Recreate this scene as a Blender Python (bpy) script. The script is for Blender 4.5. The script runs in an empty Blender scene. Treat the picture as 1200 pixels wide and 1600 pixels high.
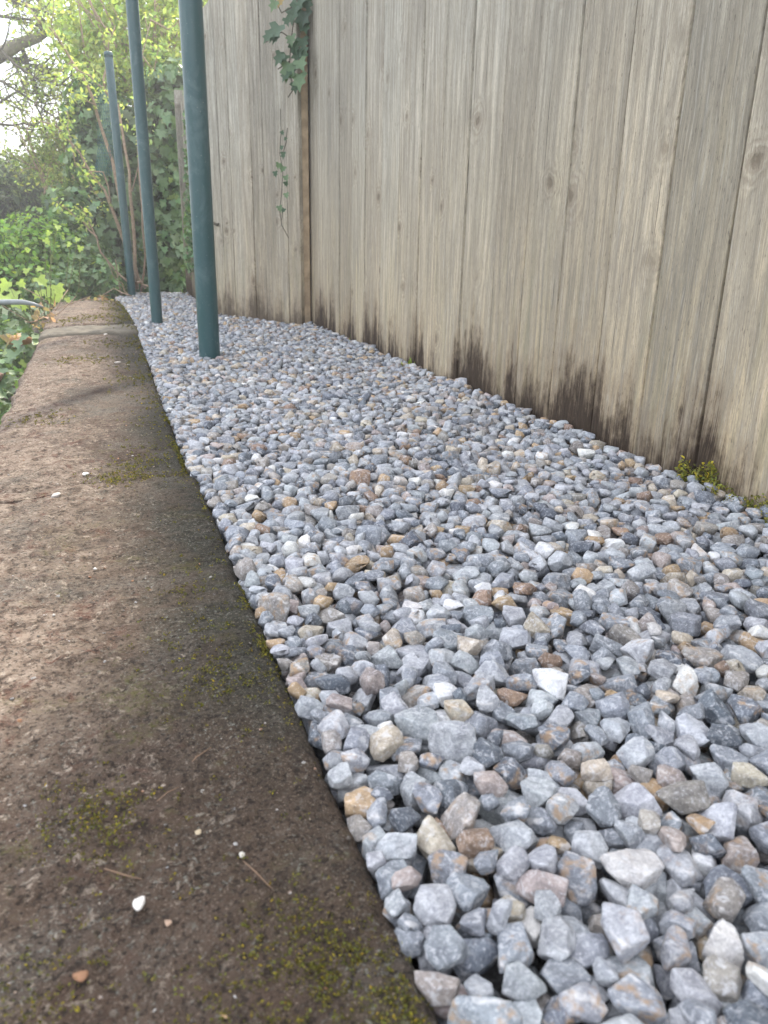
import bpy, math, random
import numpy as np
from mathutils import Matrix, Vector

random.seed(7)
rng = np.random.default_rng(11)
scene = bpy.context.scene
COL = scene.collection

# ------------------------------------------------------------------ camera
F = 1200.0                       # focal length in photo pixels (photo is 1200 wide)
CAM_H = 0.32
_dn = np.array([-70.0, 3450.0, F]); _dn /= np.linalg.norm(_dn)
_vx = 165 - 600.0
_vy = -(_dn[0] * _vx + _dn[2] * F) / _dn[1]
_Y = np.array([_vx, _vy, F]); _Y /= np.linalg.norm(_Y)
_Z = -_dn
_X = np.cross(_Y, _Z)
if _X[0] < 0: _X = -_X
RC = np.array([_X, _Y, _Z])      # world = RC @ camera ray
EYE = np.array([0.0, 0.0, CAM_H])
cam_d = bpy.data.cameras.new('camera'); cam = bpy.data.objects.new('camera', cam_d); COL.objects.link(cam)
_r, _u, _b = RC @ [1, 0, 0], RC @ [0, -1, 0], RC @ [0, 0, -1]
cam.matrix_world = Matrix(((_r[0], _u[0], _b[0], EYE[0]), (_r[1], _u[1], _b[1], EYE[1]), (_r[2], _u[2], _b[2], EYE[2]), (0, 0, 0, 1)))
cam_d.sensor_fit = 'HORIZONTAL'; cam_d.sensor_width = 36; cam_d.lens = 36
cam_d.clip_start = 0.02; cam_d.clip_end = 500
cam_d.dof.use_dof = True; cam_d.dof.focus_distance = 1.12; cam_d.dof.aperture_fstop = 19
scene.camera = cam
scene.render.resolution_x = 768; scene.render.resolution_y = 1024

# ------------------------------------------------------------------ light
SUN_AZ = math.radians(32)        # to the right of the fence direction (+Y)
SUN_EL = math.radians(50)
world = bpy.data.worlds.new('World'); scene.world = world; world.use_nodes = True
wn = world.node_tree; wn.nodes.clear()
w_out = wn.nodes.new('ShaderNodeOutputWorld'); w_bg = wn.nodes.new('ShaderNodeBackground')
w_sky = wn.nodes.new('ShaderNodeTexSky'); w_sky.sky_type = 'NISHITA'; w_sky.sun_disc = False
w_sky.sun_elevation = SUN_EL; w_sky.sun_rotation = SUN_AZ; w_sky.air_density = 1.2; w_sky.dust_density = 2.0
w_mix = wn.nodes.new('ShaderNodeMix'); w_mix.data_type = 'RGBA'
w_co = wn.nodes.new('ShaderNodeTexCoord'); w_no = wn.nodes.new('ShaderNodeTexNoise')
w_no.inputs['Scale'].default_value = 3.2; w_no.inputs['Detail'].default_value = 8; w_no.inputs['Roughness'].default_value = 0.6
w_rm = wn.nodes.new('ShaderNodeMapRange'); w_rm.inputs['From Min'].default_value = 0.30; w_rm.inputs['From Max'].default_value = 0.62
w_rm.inputs['To Min'].default_value = 0.12; w_rm.inputs['To Max'].default_value = 0.95
wn.links.new(w_co.outputs['Generated'], w_no.inputs['Vector']); wn.links.new(w_no.outputs['Fac'], w_rm.inputs['Value'])
wn.links.new(w_rm.outputs['Result'], w_mix.inputs['Factor']); wn.links.new(w_sky.outputs['Color'], w_mix.inputs[6])
w_mix.inputs[7].default_value = (9.5, 9.6, 10.2, 1)          # thin bright cloud
wn.links.new(w_mix.outputs[2], w_bg.inputs['Color']); w_bg.inputs['Strength'].default_value = 0.13
wn.links.new(w_bg.outputs[0], w_out.inputs[0])
sun_d = bpy.data.lights.new('sun', 'SUN'); sun_d.energy = 2.6; sun_d.angle = math.radians(3); sun_d.color = (1.0, 0.93, 0.82)
sun = bpy.data.objects.new('sun', sun_d); COL.objects.link(sun)
_sd = Vector((math.sin(SUN_AZ) * math.cos(SUN_EL), math.cos(SUN_AZ) * math.cos(SUN_EL), math.sin(SUN_EL)))
sun.rotation_euler = _sd.to_track_quat('Z', 'Y').to_euler()
scene.view_settings.view_transform = 'Standard'; scene.view_settings.look = 'None'
scene.view_settings.exposure = 1.38; scene.view_settings.gamma = 1.0; scene.view_settings.use_curve_mapping = False
scene.render.engine = 'CYCLES'

# ------------------------------------------------------------------ helpers
def ray(px, py): return RC @ np.array([px - 600.0, py - 800.0, F])
def at(px, py, y):                # the point of the place at distance y along the fence that a pixel of the photo shows
    r = ray(px, py); return EYE + r * (y / r[1])
def on_ground(px, py, z=0.0):
    r = ray(px, py); return EYE + r * ((z - CAM_H) / r[2])

def tag(o, label=None, cat=None, group=None, kind=None):
    if label: o['label'] = label
    if cat: o['category'] = cat
    if group: o['group'] = group
    if kind: o['kind'] = kind
    return o

def empty(name, loc=(0, 0, 0), **kw):
    o = bpy.data.objects.new(name, None); o.location = loc; o.empty_display_size = 0.05; COL.objects.link(o)
    return tag(o, **kw)

def mesh_obj(name, me, mat=None, parent=None, loc=None):
    o = bpy.data.objects.new(name, me)
    if mat is not None and len(me.materials) == 0: me.materials.append(mat)
    COL.objects.link(o)
    if loc is not None: o.location = loc
    if parent is not None:
        o.parent = parent
    return o

def np_mesh(name, V, Fc, smooth=True, tint=None):
    """V (n,3); Fc (m,k) all faces with k corners; tint (n,4) per-vertex colour."""
    V = np.ascontiguousarray(V, dtype=np.float32); Fc = np.ascontiguousarray(Fc, dtype=np.int32)
    me = bpy.data.meshes.new(name)
    me.vertices.add(len(V)); me.vertices.foreach_set('co', V.ravel())
    k = Fc.shape[1]
    me.loops.add(Fc.size); me.loops.foreach_set('vertex_index', Fc.ravel())
    me.polygons.add(len(Fc)); me.polygons.foreach_set('loop_start', np.arange(0, Fc.size, k, dtype=np.int32))
    me.update(calc_edges=True)
    if smooth: me.polygons.foreach_set('use_smooth', np.ones(len(Fc), dtype=bool))
    if tint is not None:
        a = me.color_attributes.new('tint', 'FLOAT_COLOR', 'POINT')
        a.data.foreach_set('color', np.ascontiguousarray(tint, dtype=np.float32).ravel())
    return me

def merge(name, TV, TF, M, L, tint=None, smooth=True):
    """copies of template (TV,TF) under matrices M (n,3,3) and offsets L (n,3), merged into a mesh"""
    n = len(L)
    V = np.einsum('nij,vj->nvi', M, TV) + L[:, None, :]
    Fc = TF[None] + (np.arange(n) * len(TV))[:, None, None]
    T = None if tint is None else np.repeat(tint, len(TV), axis=0)
    return np_mesh(name, V.reshape(-1, 3), Fc.reshape(-1, TF.shape[1]), smooth, T)

def tri_mesh_of(V, faces):
    return np.array(V, float), np.array(faces, int)

def tube(points, radii, sides=8, cap=True, wob=0.0):
    P = np.array(points, float); n = len(P)
    if np.isscalar(radii): radii = [radii] * n
    V = []; Fq = []
    T = np.gradient(P, axis=0); T /= np.linalg.norm(T, axis=1)[:, None] + 1e-9
    ref = np.array([0, 0, 1.0]) if abs(T[0][2]) < 0.9 else np.array([1.0, 0, 0])
    for i in range(n):
        a = np.cross(T[i], ref); a /= np.linalg.norm(a) + 1e-9; b = np.cross(T[i], a)
        for s in range(sides):
            t = 2 * math.pi * s / sides
            r = radii[i] * (1 + wob * random.uniform(-1, 1))
            V.append(P[i] + r * (math.cos(t) * a + math.sin(t) * b))
        ref = np.cross(a, T[i]) * -1 if False else ref
    for i in range(n - 1):
        for s in range(sides):
            s2 = (s + 1) % sides
            Fq.append((i * sides + s, i * sides + s2, (i + 1) * sides + s2, (i + 1) * sides + s))
    if cap:
        c0 = len(V); V.append(P[0]); V.append(P[-1])
        for s in range(sides):
            s2 = (s + 1) % sides
            Fq.append((c0, s2, s, s)); Fq.append((c0 + 1, (n - 1) * sides + s, (n - 1) * sides + s2, (n - 1) * sides + s2))
    return V, Fq

class MB:
    """collects vertices and faces of any size into one mesh"""
    def __init__(s): s.v = []; s.f = []
    def add(s, V, Fc):
        o = len(s.v); s.v += [tuple(map(float, p)) for p in V]
        for f in Fc:
            g = []
            for i in f:
                if i + o not in g: g.append(i + o)
            s.f.append(tuple(g))
        return s
    def box(s, a, b):
        x0, y0, z0 = a; x1, y1, z1 = b
        return s.add([(x0, y0, z0), (x1, y0, z0), (x1, y1, z0), (x0, y1, z0), (x0, y0, z1), (x1, y0, z1), (x1, y1, z1), (x0, y1, z1)],
                     [(0, 3, 2, 1), (4, 5, 6, 7), (0, 1, 5, 4), (1, 2, 6, 5), (2, 3, 7, 6), (3, 0, 4, 7)])
    def tube(s, *a, **k): return s.add(*tube(*a, **k))
    def mesh(s, name, smooth=True):
        me = bpy.data.meshes.new(name); me.from_pydata(s.v, [], s.f); me.update()
        if smooth: me.polygons.foreach_set('use_smooth', np.ones(len(me.polygons), dtype=bool))
        return me

def vnoise(p, scale, seed=0):
    """cheap smooth value noise, p (...,2 or 3) -> -1..1"""
    p = np.asarray(p, float) * scale + seed * 17.13
    i = np.floor(p).astype(np.int64); f = p - i; f = f * f * (3 - 2 * f)
    d = p.shape[-1]; out = 0
    for c in range(2 ** d):
        w = 1; h = np.full(p.shape[:-1], 1013 * (seed + 1), dtype=np.int64)
        for k in range(d):
            bit = (c >> k) & 1
            w = w * (f[..., k] if bit else 1 - f[..., k])
            h = (h ^ ((i[..., k] + bit) * (73856093, 19349663, 83492791)[k])) * 1103515245 + 12345
        h = (h >> 8) & 0xffff
        out = out + w * (h / 32767.5 - 1)
    return out

# ------------------------------------------------------------------ node material helper
class Mat:
    def __init__(s, name):
        s.m = bpy.data.materials.new(name); s.m.use_nodes = True
        s.t = s.m.node_tree; s.t.nodes.clear()
        s.out = s.t.nodes.new('ShaderNodeOutputMaterial')
    def n(s, typ, ins=None, **attrs):
        nd = s.t.nodes.new('ShaderNode' + typ)
        for k, v in attrs.items(): setattr(nd, k, v)
        for k, v in (ins or {}).items():
            s.set(nd.inputs[k], v)
        return nd
    def set(s, sock, v):
        if isinstance(v, bpy.types.NodeSocket): s.t.links.new(v, sock)
        elif isinstance(v, (tuple, list)) and len(v) == 3 and sock.type == 'RGBA': sock.default_value = (*v, 1)
        else: sock.default_value = v
    def math(s, op, a, b=0.0, c=0.0, clamp=False):
        nd = s.t.nodes.new('ShaderNodeMath'); nd.operation = op; nd.use_clamp = clamp
        s.set(nd.inputs[0], a); s.set(nd.inputs[1], b); s.set(nd.inputs[2], c); return nd.outputs[0]
    def noise(s, vec, scale, detail=4, rough=0.55, dist=0.0):
        return s.n('TexNoise', {'Vector': vec, 'Scale': scale, 'Detail': detail, 'Roughness': rough, 'Distortion': dist}).outputs['Fac']
    def ramp(s, v, a, b, lo=0.0, hi=1.0):
        return s.n('MapRange', {'Value': v, 'From Min': a, 'From Max': b, 'To Min': lo, 'To Max': hi}).outputs[0]
    def mix(s, f, a, b, mode='MIX'):
        nd = s.t.nodes.new('ShaderNodeMix'); nd.data_type = 'RGBA'; nd.blend_type = mode; nd.clamp_factor = True
        s.set(nd.inputs[0], f); s.set(nd.inputs[6], a); s.set(nd.inputs[7], b); return nd.outputs[2]
    def scalevec(s, vec, sc):
        nd = s.t.nodes.new('ShaderNodeVectorMath'); nd.operation = 'MULTIPLY'
        s.set(nd.inputs[0], vec); nd.inputs[1].default_value = sc; return nd.outputs[0]
    def addvec(s, a, b):
        nd = s.t.nodes.new('ShaderNodeVectorMath'); nd.operation = 'ADD'
        s.set(nd.inputs[0], a); s.set(nd.inputs[1], b); return nd.outputs[0]
    def bump(s, h, strength=0.5, dist=0.001, normal=None):
        nd = s.n('Bump', {'Height': h, 'Strength': strength, 'Distance': dist})
        if normal is not None: s.t.links.new(normal, nd.inputs['Normal'])
        return nd.outputs[0]
    def principled(s, col, rough=0.8, normal=None, spec=0.3, **ins):
        nd = s.n('BsdfPrincipled', {'Base Color': col, 'Roughness': rough, 'Specular IOR Level': spec})
        for k, v in ins.items(): s.set(nd.inputs[k], v)
        if normal is not None: s.t.links.new(normal, nd.inputs['Normal'])
        return nd.outputs[0]
    def done(s, shader):
        s.t.links.new(shader, s.out.inputs[0]); return s.m

def stone_material(name, per_object):
    m = Mat(name)
    geo = m.n('NewGeometry').outputs['Position']
    if per_object:
        oi = m.n('ObjectInfo'); col, alpha = oi.outputs['Color'], oi.outputs['Alpha']
    else:
        at_ = m.n('Attribute', attribute_name='tint'); col, alpha = at_.outputs['Color'], at_.outputs['Alpha']
    big = m.noise(geo, 95, 3, 0.6, 0.5)
    fine = m.noise(geo, 420, 5, 0.65)
    grit = m.noise(geo, 1500, 3, 0.6)
    c = m.mix(m.ramp(big, 0.33, 0.68), m.mix(1.0, col, (0.72, 0.72, 0.74), 'MULTIPLY'), m.mix(1.0, col, (1.22, 1.22, 1.2), 'MULTIPLY'))
    c = m.mix(m.ramp(fine, 0.36, 0.66, 0.0, 0.75), m.mix(1.0, c, (0.66, 0.67, 0.68), 'MULTIPLY'), c)
    dust = m.math('MULTIPLY', m.ramp(fine, 0.52, 0.66), m.ramp(grit, 0.42, 0.6))
    c = m.mix(m.math('MULTIPLY', dust, 0.6), c, (0.66, 0.67, 0.68))
    sp = m.noise(geo, 800, 3, 0.75)
    c = m.mix(m.ramp(sp, 0.44, 0.34, 0, 0.6), c, m.mix(1.0, c, (0.45, 0.46, 0.48), 'MULTIPLY'))
    patch = m.math('MULTIPLY', m.ramp(m.noise(m.addvec(geo, (3.1, 7.7, 0.4)), 130, 4, 0.65, 1.0), 0.55, 0.63), 0.5)
    c = m.mix(patch, c, (0.60, 0.61, 0.63))
    # pale mineral veins
    wv = m.n('TexWave', {'Vector': geo, 'Scale': 22.0, 'Distortion': 4.0, 'Detail': 3.0, 'Detail Scale': 2.2}, wave_type='BANDS', bands_direction='DIAGONAL').outputs['Fac']
    vein = m.math('MULTIPLY', m.math('MULTIPLY', m.ramp(wv, 0.93, 1.0), m.ramp(alpha, 0.5, 0.6)), m.ramp(big, 0.46, 0.6))
    c = m.mix(m.math('MULTIPLY', vein, 0.6), c, (0.72, 0.70, 0.68))
    # ochre stains on some stones
    och = m.math('MULTIPLY', m.ramp(m.noise(geo, 120, 4, 0.6), 0.52, 0.66), m.ramp(alpha, 0.68, 0.8))
    c = m.mix(m.math('MULTIPLY', och, 0.7), c, (0.40, 0.26, 0.14))
    h = m.math('ADD', m.math('MULTIPLY', fine, 1.0), m.math('MULTIPLY', grit, 0.35))
    h = m.math('ADD', h, m.math('MULTIPLY', m.noise(geo, 160, 3, 0.5), 1.6))
    return m.done(m.principled(c, 0.72, m.bump(h, 0.75, 0.0011), 0.35))

M_STONE_OBJ = stone_material('gravel_stone_single', True)
M_STONE_MASS = stone_material('gravel_stone_mass', False)

def wood_material(name, warm=0.5, rot=1.0, rib=False):
    """vertical weathered boards; mesh coordinates: x depth, y across, z up from the gravel"""
    m = Mat(name)
    oc = m.n('TexCoord').outputs['Object']
    oi = m.n('ObjectInfo')
    rnd = oi.outputs['Random']
    sep = m.n('SeparateXYZ', {'Vector': oc})
    Yc, Zc = sep.outputs[1], sep.outputs[2]
    off = m.n('CombineXYZ', {'X': m.math('MULTIPLY', rnd, 37.0), 'Y': m.math('MULTIPLY', rnd, 91.0), 'Z': m.math('MULTIPLY', rnd, 53.0)}).outputs[0]
    p = m.addvec(oc, off)
    # knots: sparse cells that bend the grain
    sp = m.n('SeparateXYZ', {'Vector': m.scalevec(p, (1.0, 6.0, 6.2))})
    kv = m.n('TexVoronoi', {'Vector': m.n('CombineXYZ', {'X': sp.outputs[1], 'Y': sp.outputs[2]}).outputs[0], 'Scale': 1.0, 'Randomness': 0.9}, voronoi_dimensions='2D', feature='F1')
    kd = m.math('ADD', kv.outputs['Distance'], m.math('MULTIPLY', m.math('SUBTRACT', m.noise(m.scalevec(p, (1, 40, 34)), 1.0, 4, 0.65), 0.5), 0.20))
    kcol = m.n('SeparateXYZ', {'Vector': kv.outputs['Color']}).outputs[0]
    kon = m.ramp(kcol, 0.45, 0.75)                        # only some cells hold a knot
    ksz = m.ramp(m.n('SeparateXYZ', {'Vector': kv.outputs['Color']}).outputs[1], 0, 1, 0.4, 1.25)
    kd = m.math('DIVIDE', kd, ksz)
    near = m.math('MULTIPLY', m.ramp(kd, 0.30, 0.06), kon)
    core = m.math('MULTIPLY', m.ramp(kd, 0.085, 0.045), kon)
    # growth rings: wide waves along the board
    low = m.noise(m.scalevec(p, (1, 7, 0.9)), 1.0, 3, 0.5)
    rings_in = m.math('ADD', m.math('ADD', m.math('MULTIPLY', Yc, 230.0), m.math('MULTIPLY', low, 46.0)), m.math('MULTIPLY', near, 9.0))
    rings = m.math('ADD', m.math('MULTIPLY', m.math('SINE', rings_in), 0.5), 0.5)
    krings = m.math('ADD', m.math('MULTIPLY', m.math('SINE', m.math('MULTIPLY', kd, 85.0)), 0.5), 0.5)
    rings = m.math('ADD', m.math('MULTIPLY', rings, m.math('SUBTRACT', 1.0, near)), m.math('MULTIPLY', krings, near))
    wy = m.math('MULTIPLY', m.math('SUBTRACT', m.noise(m.scalevec(p, (1, 9, 2.2)), 1.0, 3, 0.5), 0.5), 0.035)
    wy = m.math('ADD', wy, m.math('MULTIPLY', m.math('SUBTRACT', m.noise(m.scalevec(p, (1, 30, 9)), 1.0, 2, 0.5), 0.5), m.math('ADD', 0.004, m.math('MULTIPLY', near, 0.03))))
    pw = m.addvec(p, m.n('CombineXYZ', {'Y': wy}).outputs[0])
    fa = m.noise(m.scalevec(pw, (200, 520, 2.6)), 1.0, 3, 0.6)
    fb = m.noise(m.scalevec(pw, (200, 900, 48)), 1.0, 2, 0.6)
    fib = m.math('ADD', m.math('MULTIPLY', fa, 0.6), m.math('MULTIPLY', fb, 0.4))
    fc = m.noise(m.scalevec(pw, (100, 360, 5.5)), 1.0, 4, 0.7)
    fd = m.noise(m.scalevec(pw, (100, 500, 36)), 1.0, 3, 0.6)
    fib2 = m.math('ADD', m.math('MULTIPLY', fc, 0.62), m.math('MULTIPLY', fd, 0.38))
    blot = m.noise(m.scalevec(p, (6, 11, 4.5)), 1.0, 5, 0.6)
    base = m.mix(m.ramp(rnd, 0, 1), (0.68, 0.645, 0.575), (0.52, 0.485, 0.425))
    base = m.mix(m.ramp(m.math('FRACT', m.math('MULTIPLY', rnd, 7.31)), 0.5, 1.0, 0, 0.7), base, (0.49, 0.455, 0.40))
    base = m.mix(m.ramp(blot, 0.42, 0.68, 0, 0.8), base, (0.34, 0.32, 0.285))
    base = m.mix(m.ramp(m.noise(m.scalevec(p, (3, 16, 2.0)), 1.0, 3), 0.45, 0.7, 0, 0.35), base, (0.52, 0.46, 0.37))
    # lower part keeps more of the wood's tan colour
    zz = m.math('ADD', Zc, m.math('MULTIPLY', m.math('SUBTRACT', m.noise(m.scalevec(p, (2, 24, 2.2)), 1.0, 3), 0.5), 0.34))
    base = m.mix(m.ramp(zz, 0.80, 0.10, 0, 0.7 * warm + 0.45), base, (0.60, 0.475, 0.30))
    base = m.mix(m.ramp(rings, 0.2, 1.0, 0, 0.42), base, (0.26, 0.225, 0.18))
    med = m.noise(m.scalevec(p, (12, 30, 3.2)), 1.0, 5, 0.6, 1.2)
    base = m.mix(m.ramp(med, 0.42, 0.62, 0.5, 0), base, (0.26, 0.235, 0.20))
    base = m.mix(m.ramp(fib, 0.43, 0.51, 0.44, 0), base, (0.19, 0.175, 0.155))
    iso = m.noise(m.scalevec(p, (300, 520, 170)), 1.0, 3, 0.7)
    base = m.mix(m.ramp(iso, 0.40, 0.60, 0.26, 0), base, (0.20, 0.185, 0.165))
    fl = m.noise(m.scalevec(p, (100, 300, 75)), 1.0, 2, 0.5)
    base = m.mix(m.ramp(fl, 0.66, 0.70, 0, 0.6), base, (0.13, 0.11, 0.09))
    chk = m.noise(m.scalevec(p, (50, 170, 3.2)), 1.0, 2, 0.5)
    base = m.mix(m.ramp(chk, 0.30, 0.26, 0, 0.75), base, (0.08, 0.068, 0.055))
    base = m.mix(m.ramp(fib2, 0.54, 0.61, 0, 0.30), base, (0.66, 0.63, 0.58))
    base = m.mix(m.ramp(fib2, 0.46, 0.38, 0, 0.5), base, (0.21, 0.185, 0.15))
    base = m.mix(m.math('MULTIPLY', m.math('MULTIPLY', near, krings), 0.42), base, (0.26, 0.21, 0.16))
    base = m.mix(m.math('MULTIPLY', core, 0.62), base, (0.15, 0.12, 0.09))
    val = m.ramp(m.math('FRACT', m.math('MULTIPLY', rnd, 13.7)), 0, 1, 0.82, 1.10)
    tone = m.n('CombineColor', {'Red': val, 'Green': m.math('MULTIPLY', val, m.ramp(m.math('FRACT', m.math('MULTIPLY', rnd, 5.3)), 0, 1, 0.985, 1.02)), 'Blue': m.math('MULTIPLY', val, m.ramp(m.math('FRACT', m.math('MULTIPLY', rnd, 5.3)), 0, 1, 0.93, 0.99))}).outputs[0]
    base = m.mix(1.0, base, tone, 'MULTIPLY')
    # green algae at the board edges and low down
    alg = m.math('MULTIPLY', m.ramp(m.noise(m.scalevec(p, (10, 26, 4)), 1.0, 4), 0.52, 0.7), m.ramp(zz, 0.55, 0.05, 0.0, 0.6))
    base = m.mix(m.math('MULTIPLY', alg, 0.5), base, (0.19, 0.19, 0.09))
    # wet rot climbing from the gravel in ragged streaks
    st = m.noise(m.scalevec(p, (40, 190, 7.0)), 1.0, 5, 0.75)
    gw = m.n('NewGeometry').outputs['Position']
    st2 = m.noise(m.addvec(m.scalevec(gw, (1.5, 5.5, 0.4)), (0, 2.35, 0)), 1.0, 4, 0.7)
    lim = m.math('ADD', m.math('MULTIPLY', m.math('SUBTRACT', st, 0.5), 0.14), m.math('MULTIPLY', m.math('SUBTRACT', st2, 0.50), 0.60))
    lim = m.math('MULTIPLY', m.math('SUBTRACT', st2, 0.452), 0.72)
    dd = m.math('ADD', m.math('DIVIDE', m.math('SUBTRACT', lim, m.math('SUBTRACT', Zc, 0.035)), 0.055), m.math('ADD', m.math('MULTIPLY', m.math('SUBTRACT', fa, 0.5), 3.4), m.math('MULTIPLY', m.math('SUBTRACT', m.noise(m.scalevec(p, (20, 45, 24)), 1.0, 5, 0.7), 0.5), 4.2)))
    rotm = m.ramp(dd, -0.1, 1.3)
    rot0 = m.ramp(dd, -1.3, 0.6)
    base = m.mix(m.math('MULTIPLY', rot0, 0.55 * rot), base, (0.17, 0.115, 0.07))
    base = m.mix(m.math('MULTIPLY', rotm, 0.93 * rot), base, m.mix(m.ramp(fib2, 0.35, 0.65), (0.012, 0.009, 0.008), (0.065, 0.044, 0.030)))
    h = m.math('ADD', m.math('MULTIPLY', fib, 0.55), m.math('MULTIPLY', fib2, 0.9))
    h = m.math('SUBTRACT', h, m.math('MULTIPLY', rings, 0.28))
    h = m.math('SUBTRACT', h, m.math('MULTIPLY', rotm, m.math('MULTIPLY', st, 1.2)))
    h = m.math('SUBTRACT', h, m.math('MULTIPLY', core, 0.5))
    return m.done(m.principled(base, 0.88, m.bump(h, 0.9, 0.003), 0.15))

M_WOOD = wood_material('weathered_wood')
M_WOOD_POST = None
M_WOOD_FAR = wood_material('weathered_wood_panel', 0.3, 0.7)

def simple_mat(name, col, rough=0.7, scale=60, amt=0.35, bump=0.3, bdist=0.002, spec=0.3, dark=None, **ins):
    m = Mat(name); oc = m.n('NewGeometry').outputs['Position']
    nz = m.noise(oc, scale, 5, 0.6)
    d = dark or tuple(c * (1 - amt) for c in col)
    c = m.mix(m.ramp(nz, 0.35, 0.65), d, col)
    return m.done(m.principled(c, rough, m.bump(nz, bump, bdist), spec, **ins))

def leaf_material(name, base, trans=0.35, rough=0.45, spec=0.4):
    """leaf colour = base colour x the leaf's own tint"""
    m = Mat(name)
    a = m.n('Attribute', attribute_name='tint').outputs['Color']
    c = m.mix(1.0, a, base, 'MULTIPLY')
    nz = m.noise(m.n('NewGeometry').outputs['Position'], 90, 3)
    c = m.mix(m.ramp(nz, 0.4, 0.7, 0, 0.35), c, m.mix(1.0, c, (1.5, 1.45, 1.3), 'MULTIPLY'))
    p = m.principled(c, rough, None, spec)
    tr = m.n('BsdfTranslucent', {'Color': m.mix(1.0, c, (1.7, 1.75, 0.75), 'MULTIPLY')}).outputs[0]
    mx = m.n('MixShader', {0: trans}); m.t.links.new(p, mx.inputs[1]); m.t.links.new(tr, mx.inputs[2])
    return m.done(mx.outputs[0])

M_IVY = leaf_material('ivy_leaf', (0.125, 0.20, 0.09), 0.25, 0.45, 0.5)
M_SPRING = leaf_material('spring_leaf', (0.34, 0.42, 0.17), 0.5, 0.6)
M_BRIGHT = leaf_material('bramble_leaf', (0.19, 0.32, 0.095), 0.42, 0.5)
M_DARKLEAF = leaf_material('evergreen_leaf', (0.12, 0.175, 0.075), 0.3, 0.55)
M_YEW = leaf_material('yew_needles', (0.13, 0.19, 0.07), 0.3, 0.6)
M_DRYLEAF = leaf_material('dry_leaf', (0.36, 0.26, 0.18), 0.25, 0.7, 0.2)
M_MOSS = leaf_material('moss', (0.13, 0.125, 0.03), 0.2, 0.9, 0.1)
M_BARK = simple_mat('twig_bark', (0.40, 0.29, 0.20), 0.85, 80, 0.4)
M_BARK_DARK = simple_mat('branch_bark', (0.17, 0.15, 0.11), 0.9, 30, 0.45)
M_BARK_LIMB = simple_mat('limb_bark', (0.34, 0.31, 0.22), 0.9, 12, 0.5, 0.6, 0.01)
M_SOIL = simple_mat('soil', (0.10, 0.075, 0.055), 0.95, 45, 0.6, 0.9, 0.01)
M_GRIT = simple_mat('gravel_fines', (0.20, 0.198, 0.195), 0.95, 300, 0.6, 0.8, 0.004)

# metal posts: powder-coated blue-green with dust smears
def post_material():
    m = Mat('green_powder_coat'); g = m.n('TexCoord').outputs['Object']
    sm = m.noise(m.scalevec(g, (14, 14, 9)), 1.0, 5, 0.65, 1.2)
    st = m.noise(m.scalevec(g, (60, 60, 3)), 1.0, 3, 0.6)
    c = m.mix(m.ramp(sm, 0.50, 0.72, 0, 0.55), (0.022, 0.074, 0.080), (0.13, 0.19, 0.20))
    c = m.mix(m.ramp(st, 0.5, 0.75, 0, 0.3), c, (0.05, 0.12, 0.13))
    sp = m.noise(g, 210, 2, 0.5)
    c = m.mix(m.ramp(sp, 0.70, 0.74, 0, 0.5), c, (0.32, 0.34, 0.33))
    r = m.ramp(sm, 0.4, 0.7, 0.30, 0.52)
    return m.done(m.principled(c, r, m.bump(m.noise(g, 40, 2), 0.06, 0.001), 0.5))
M_POST = post_material()

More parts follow.
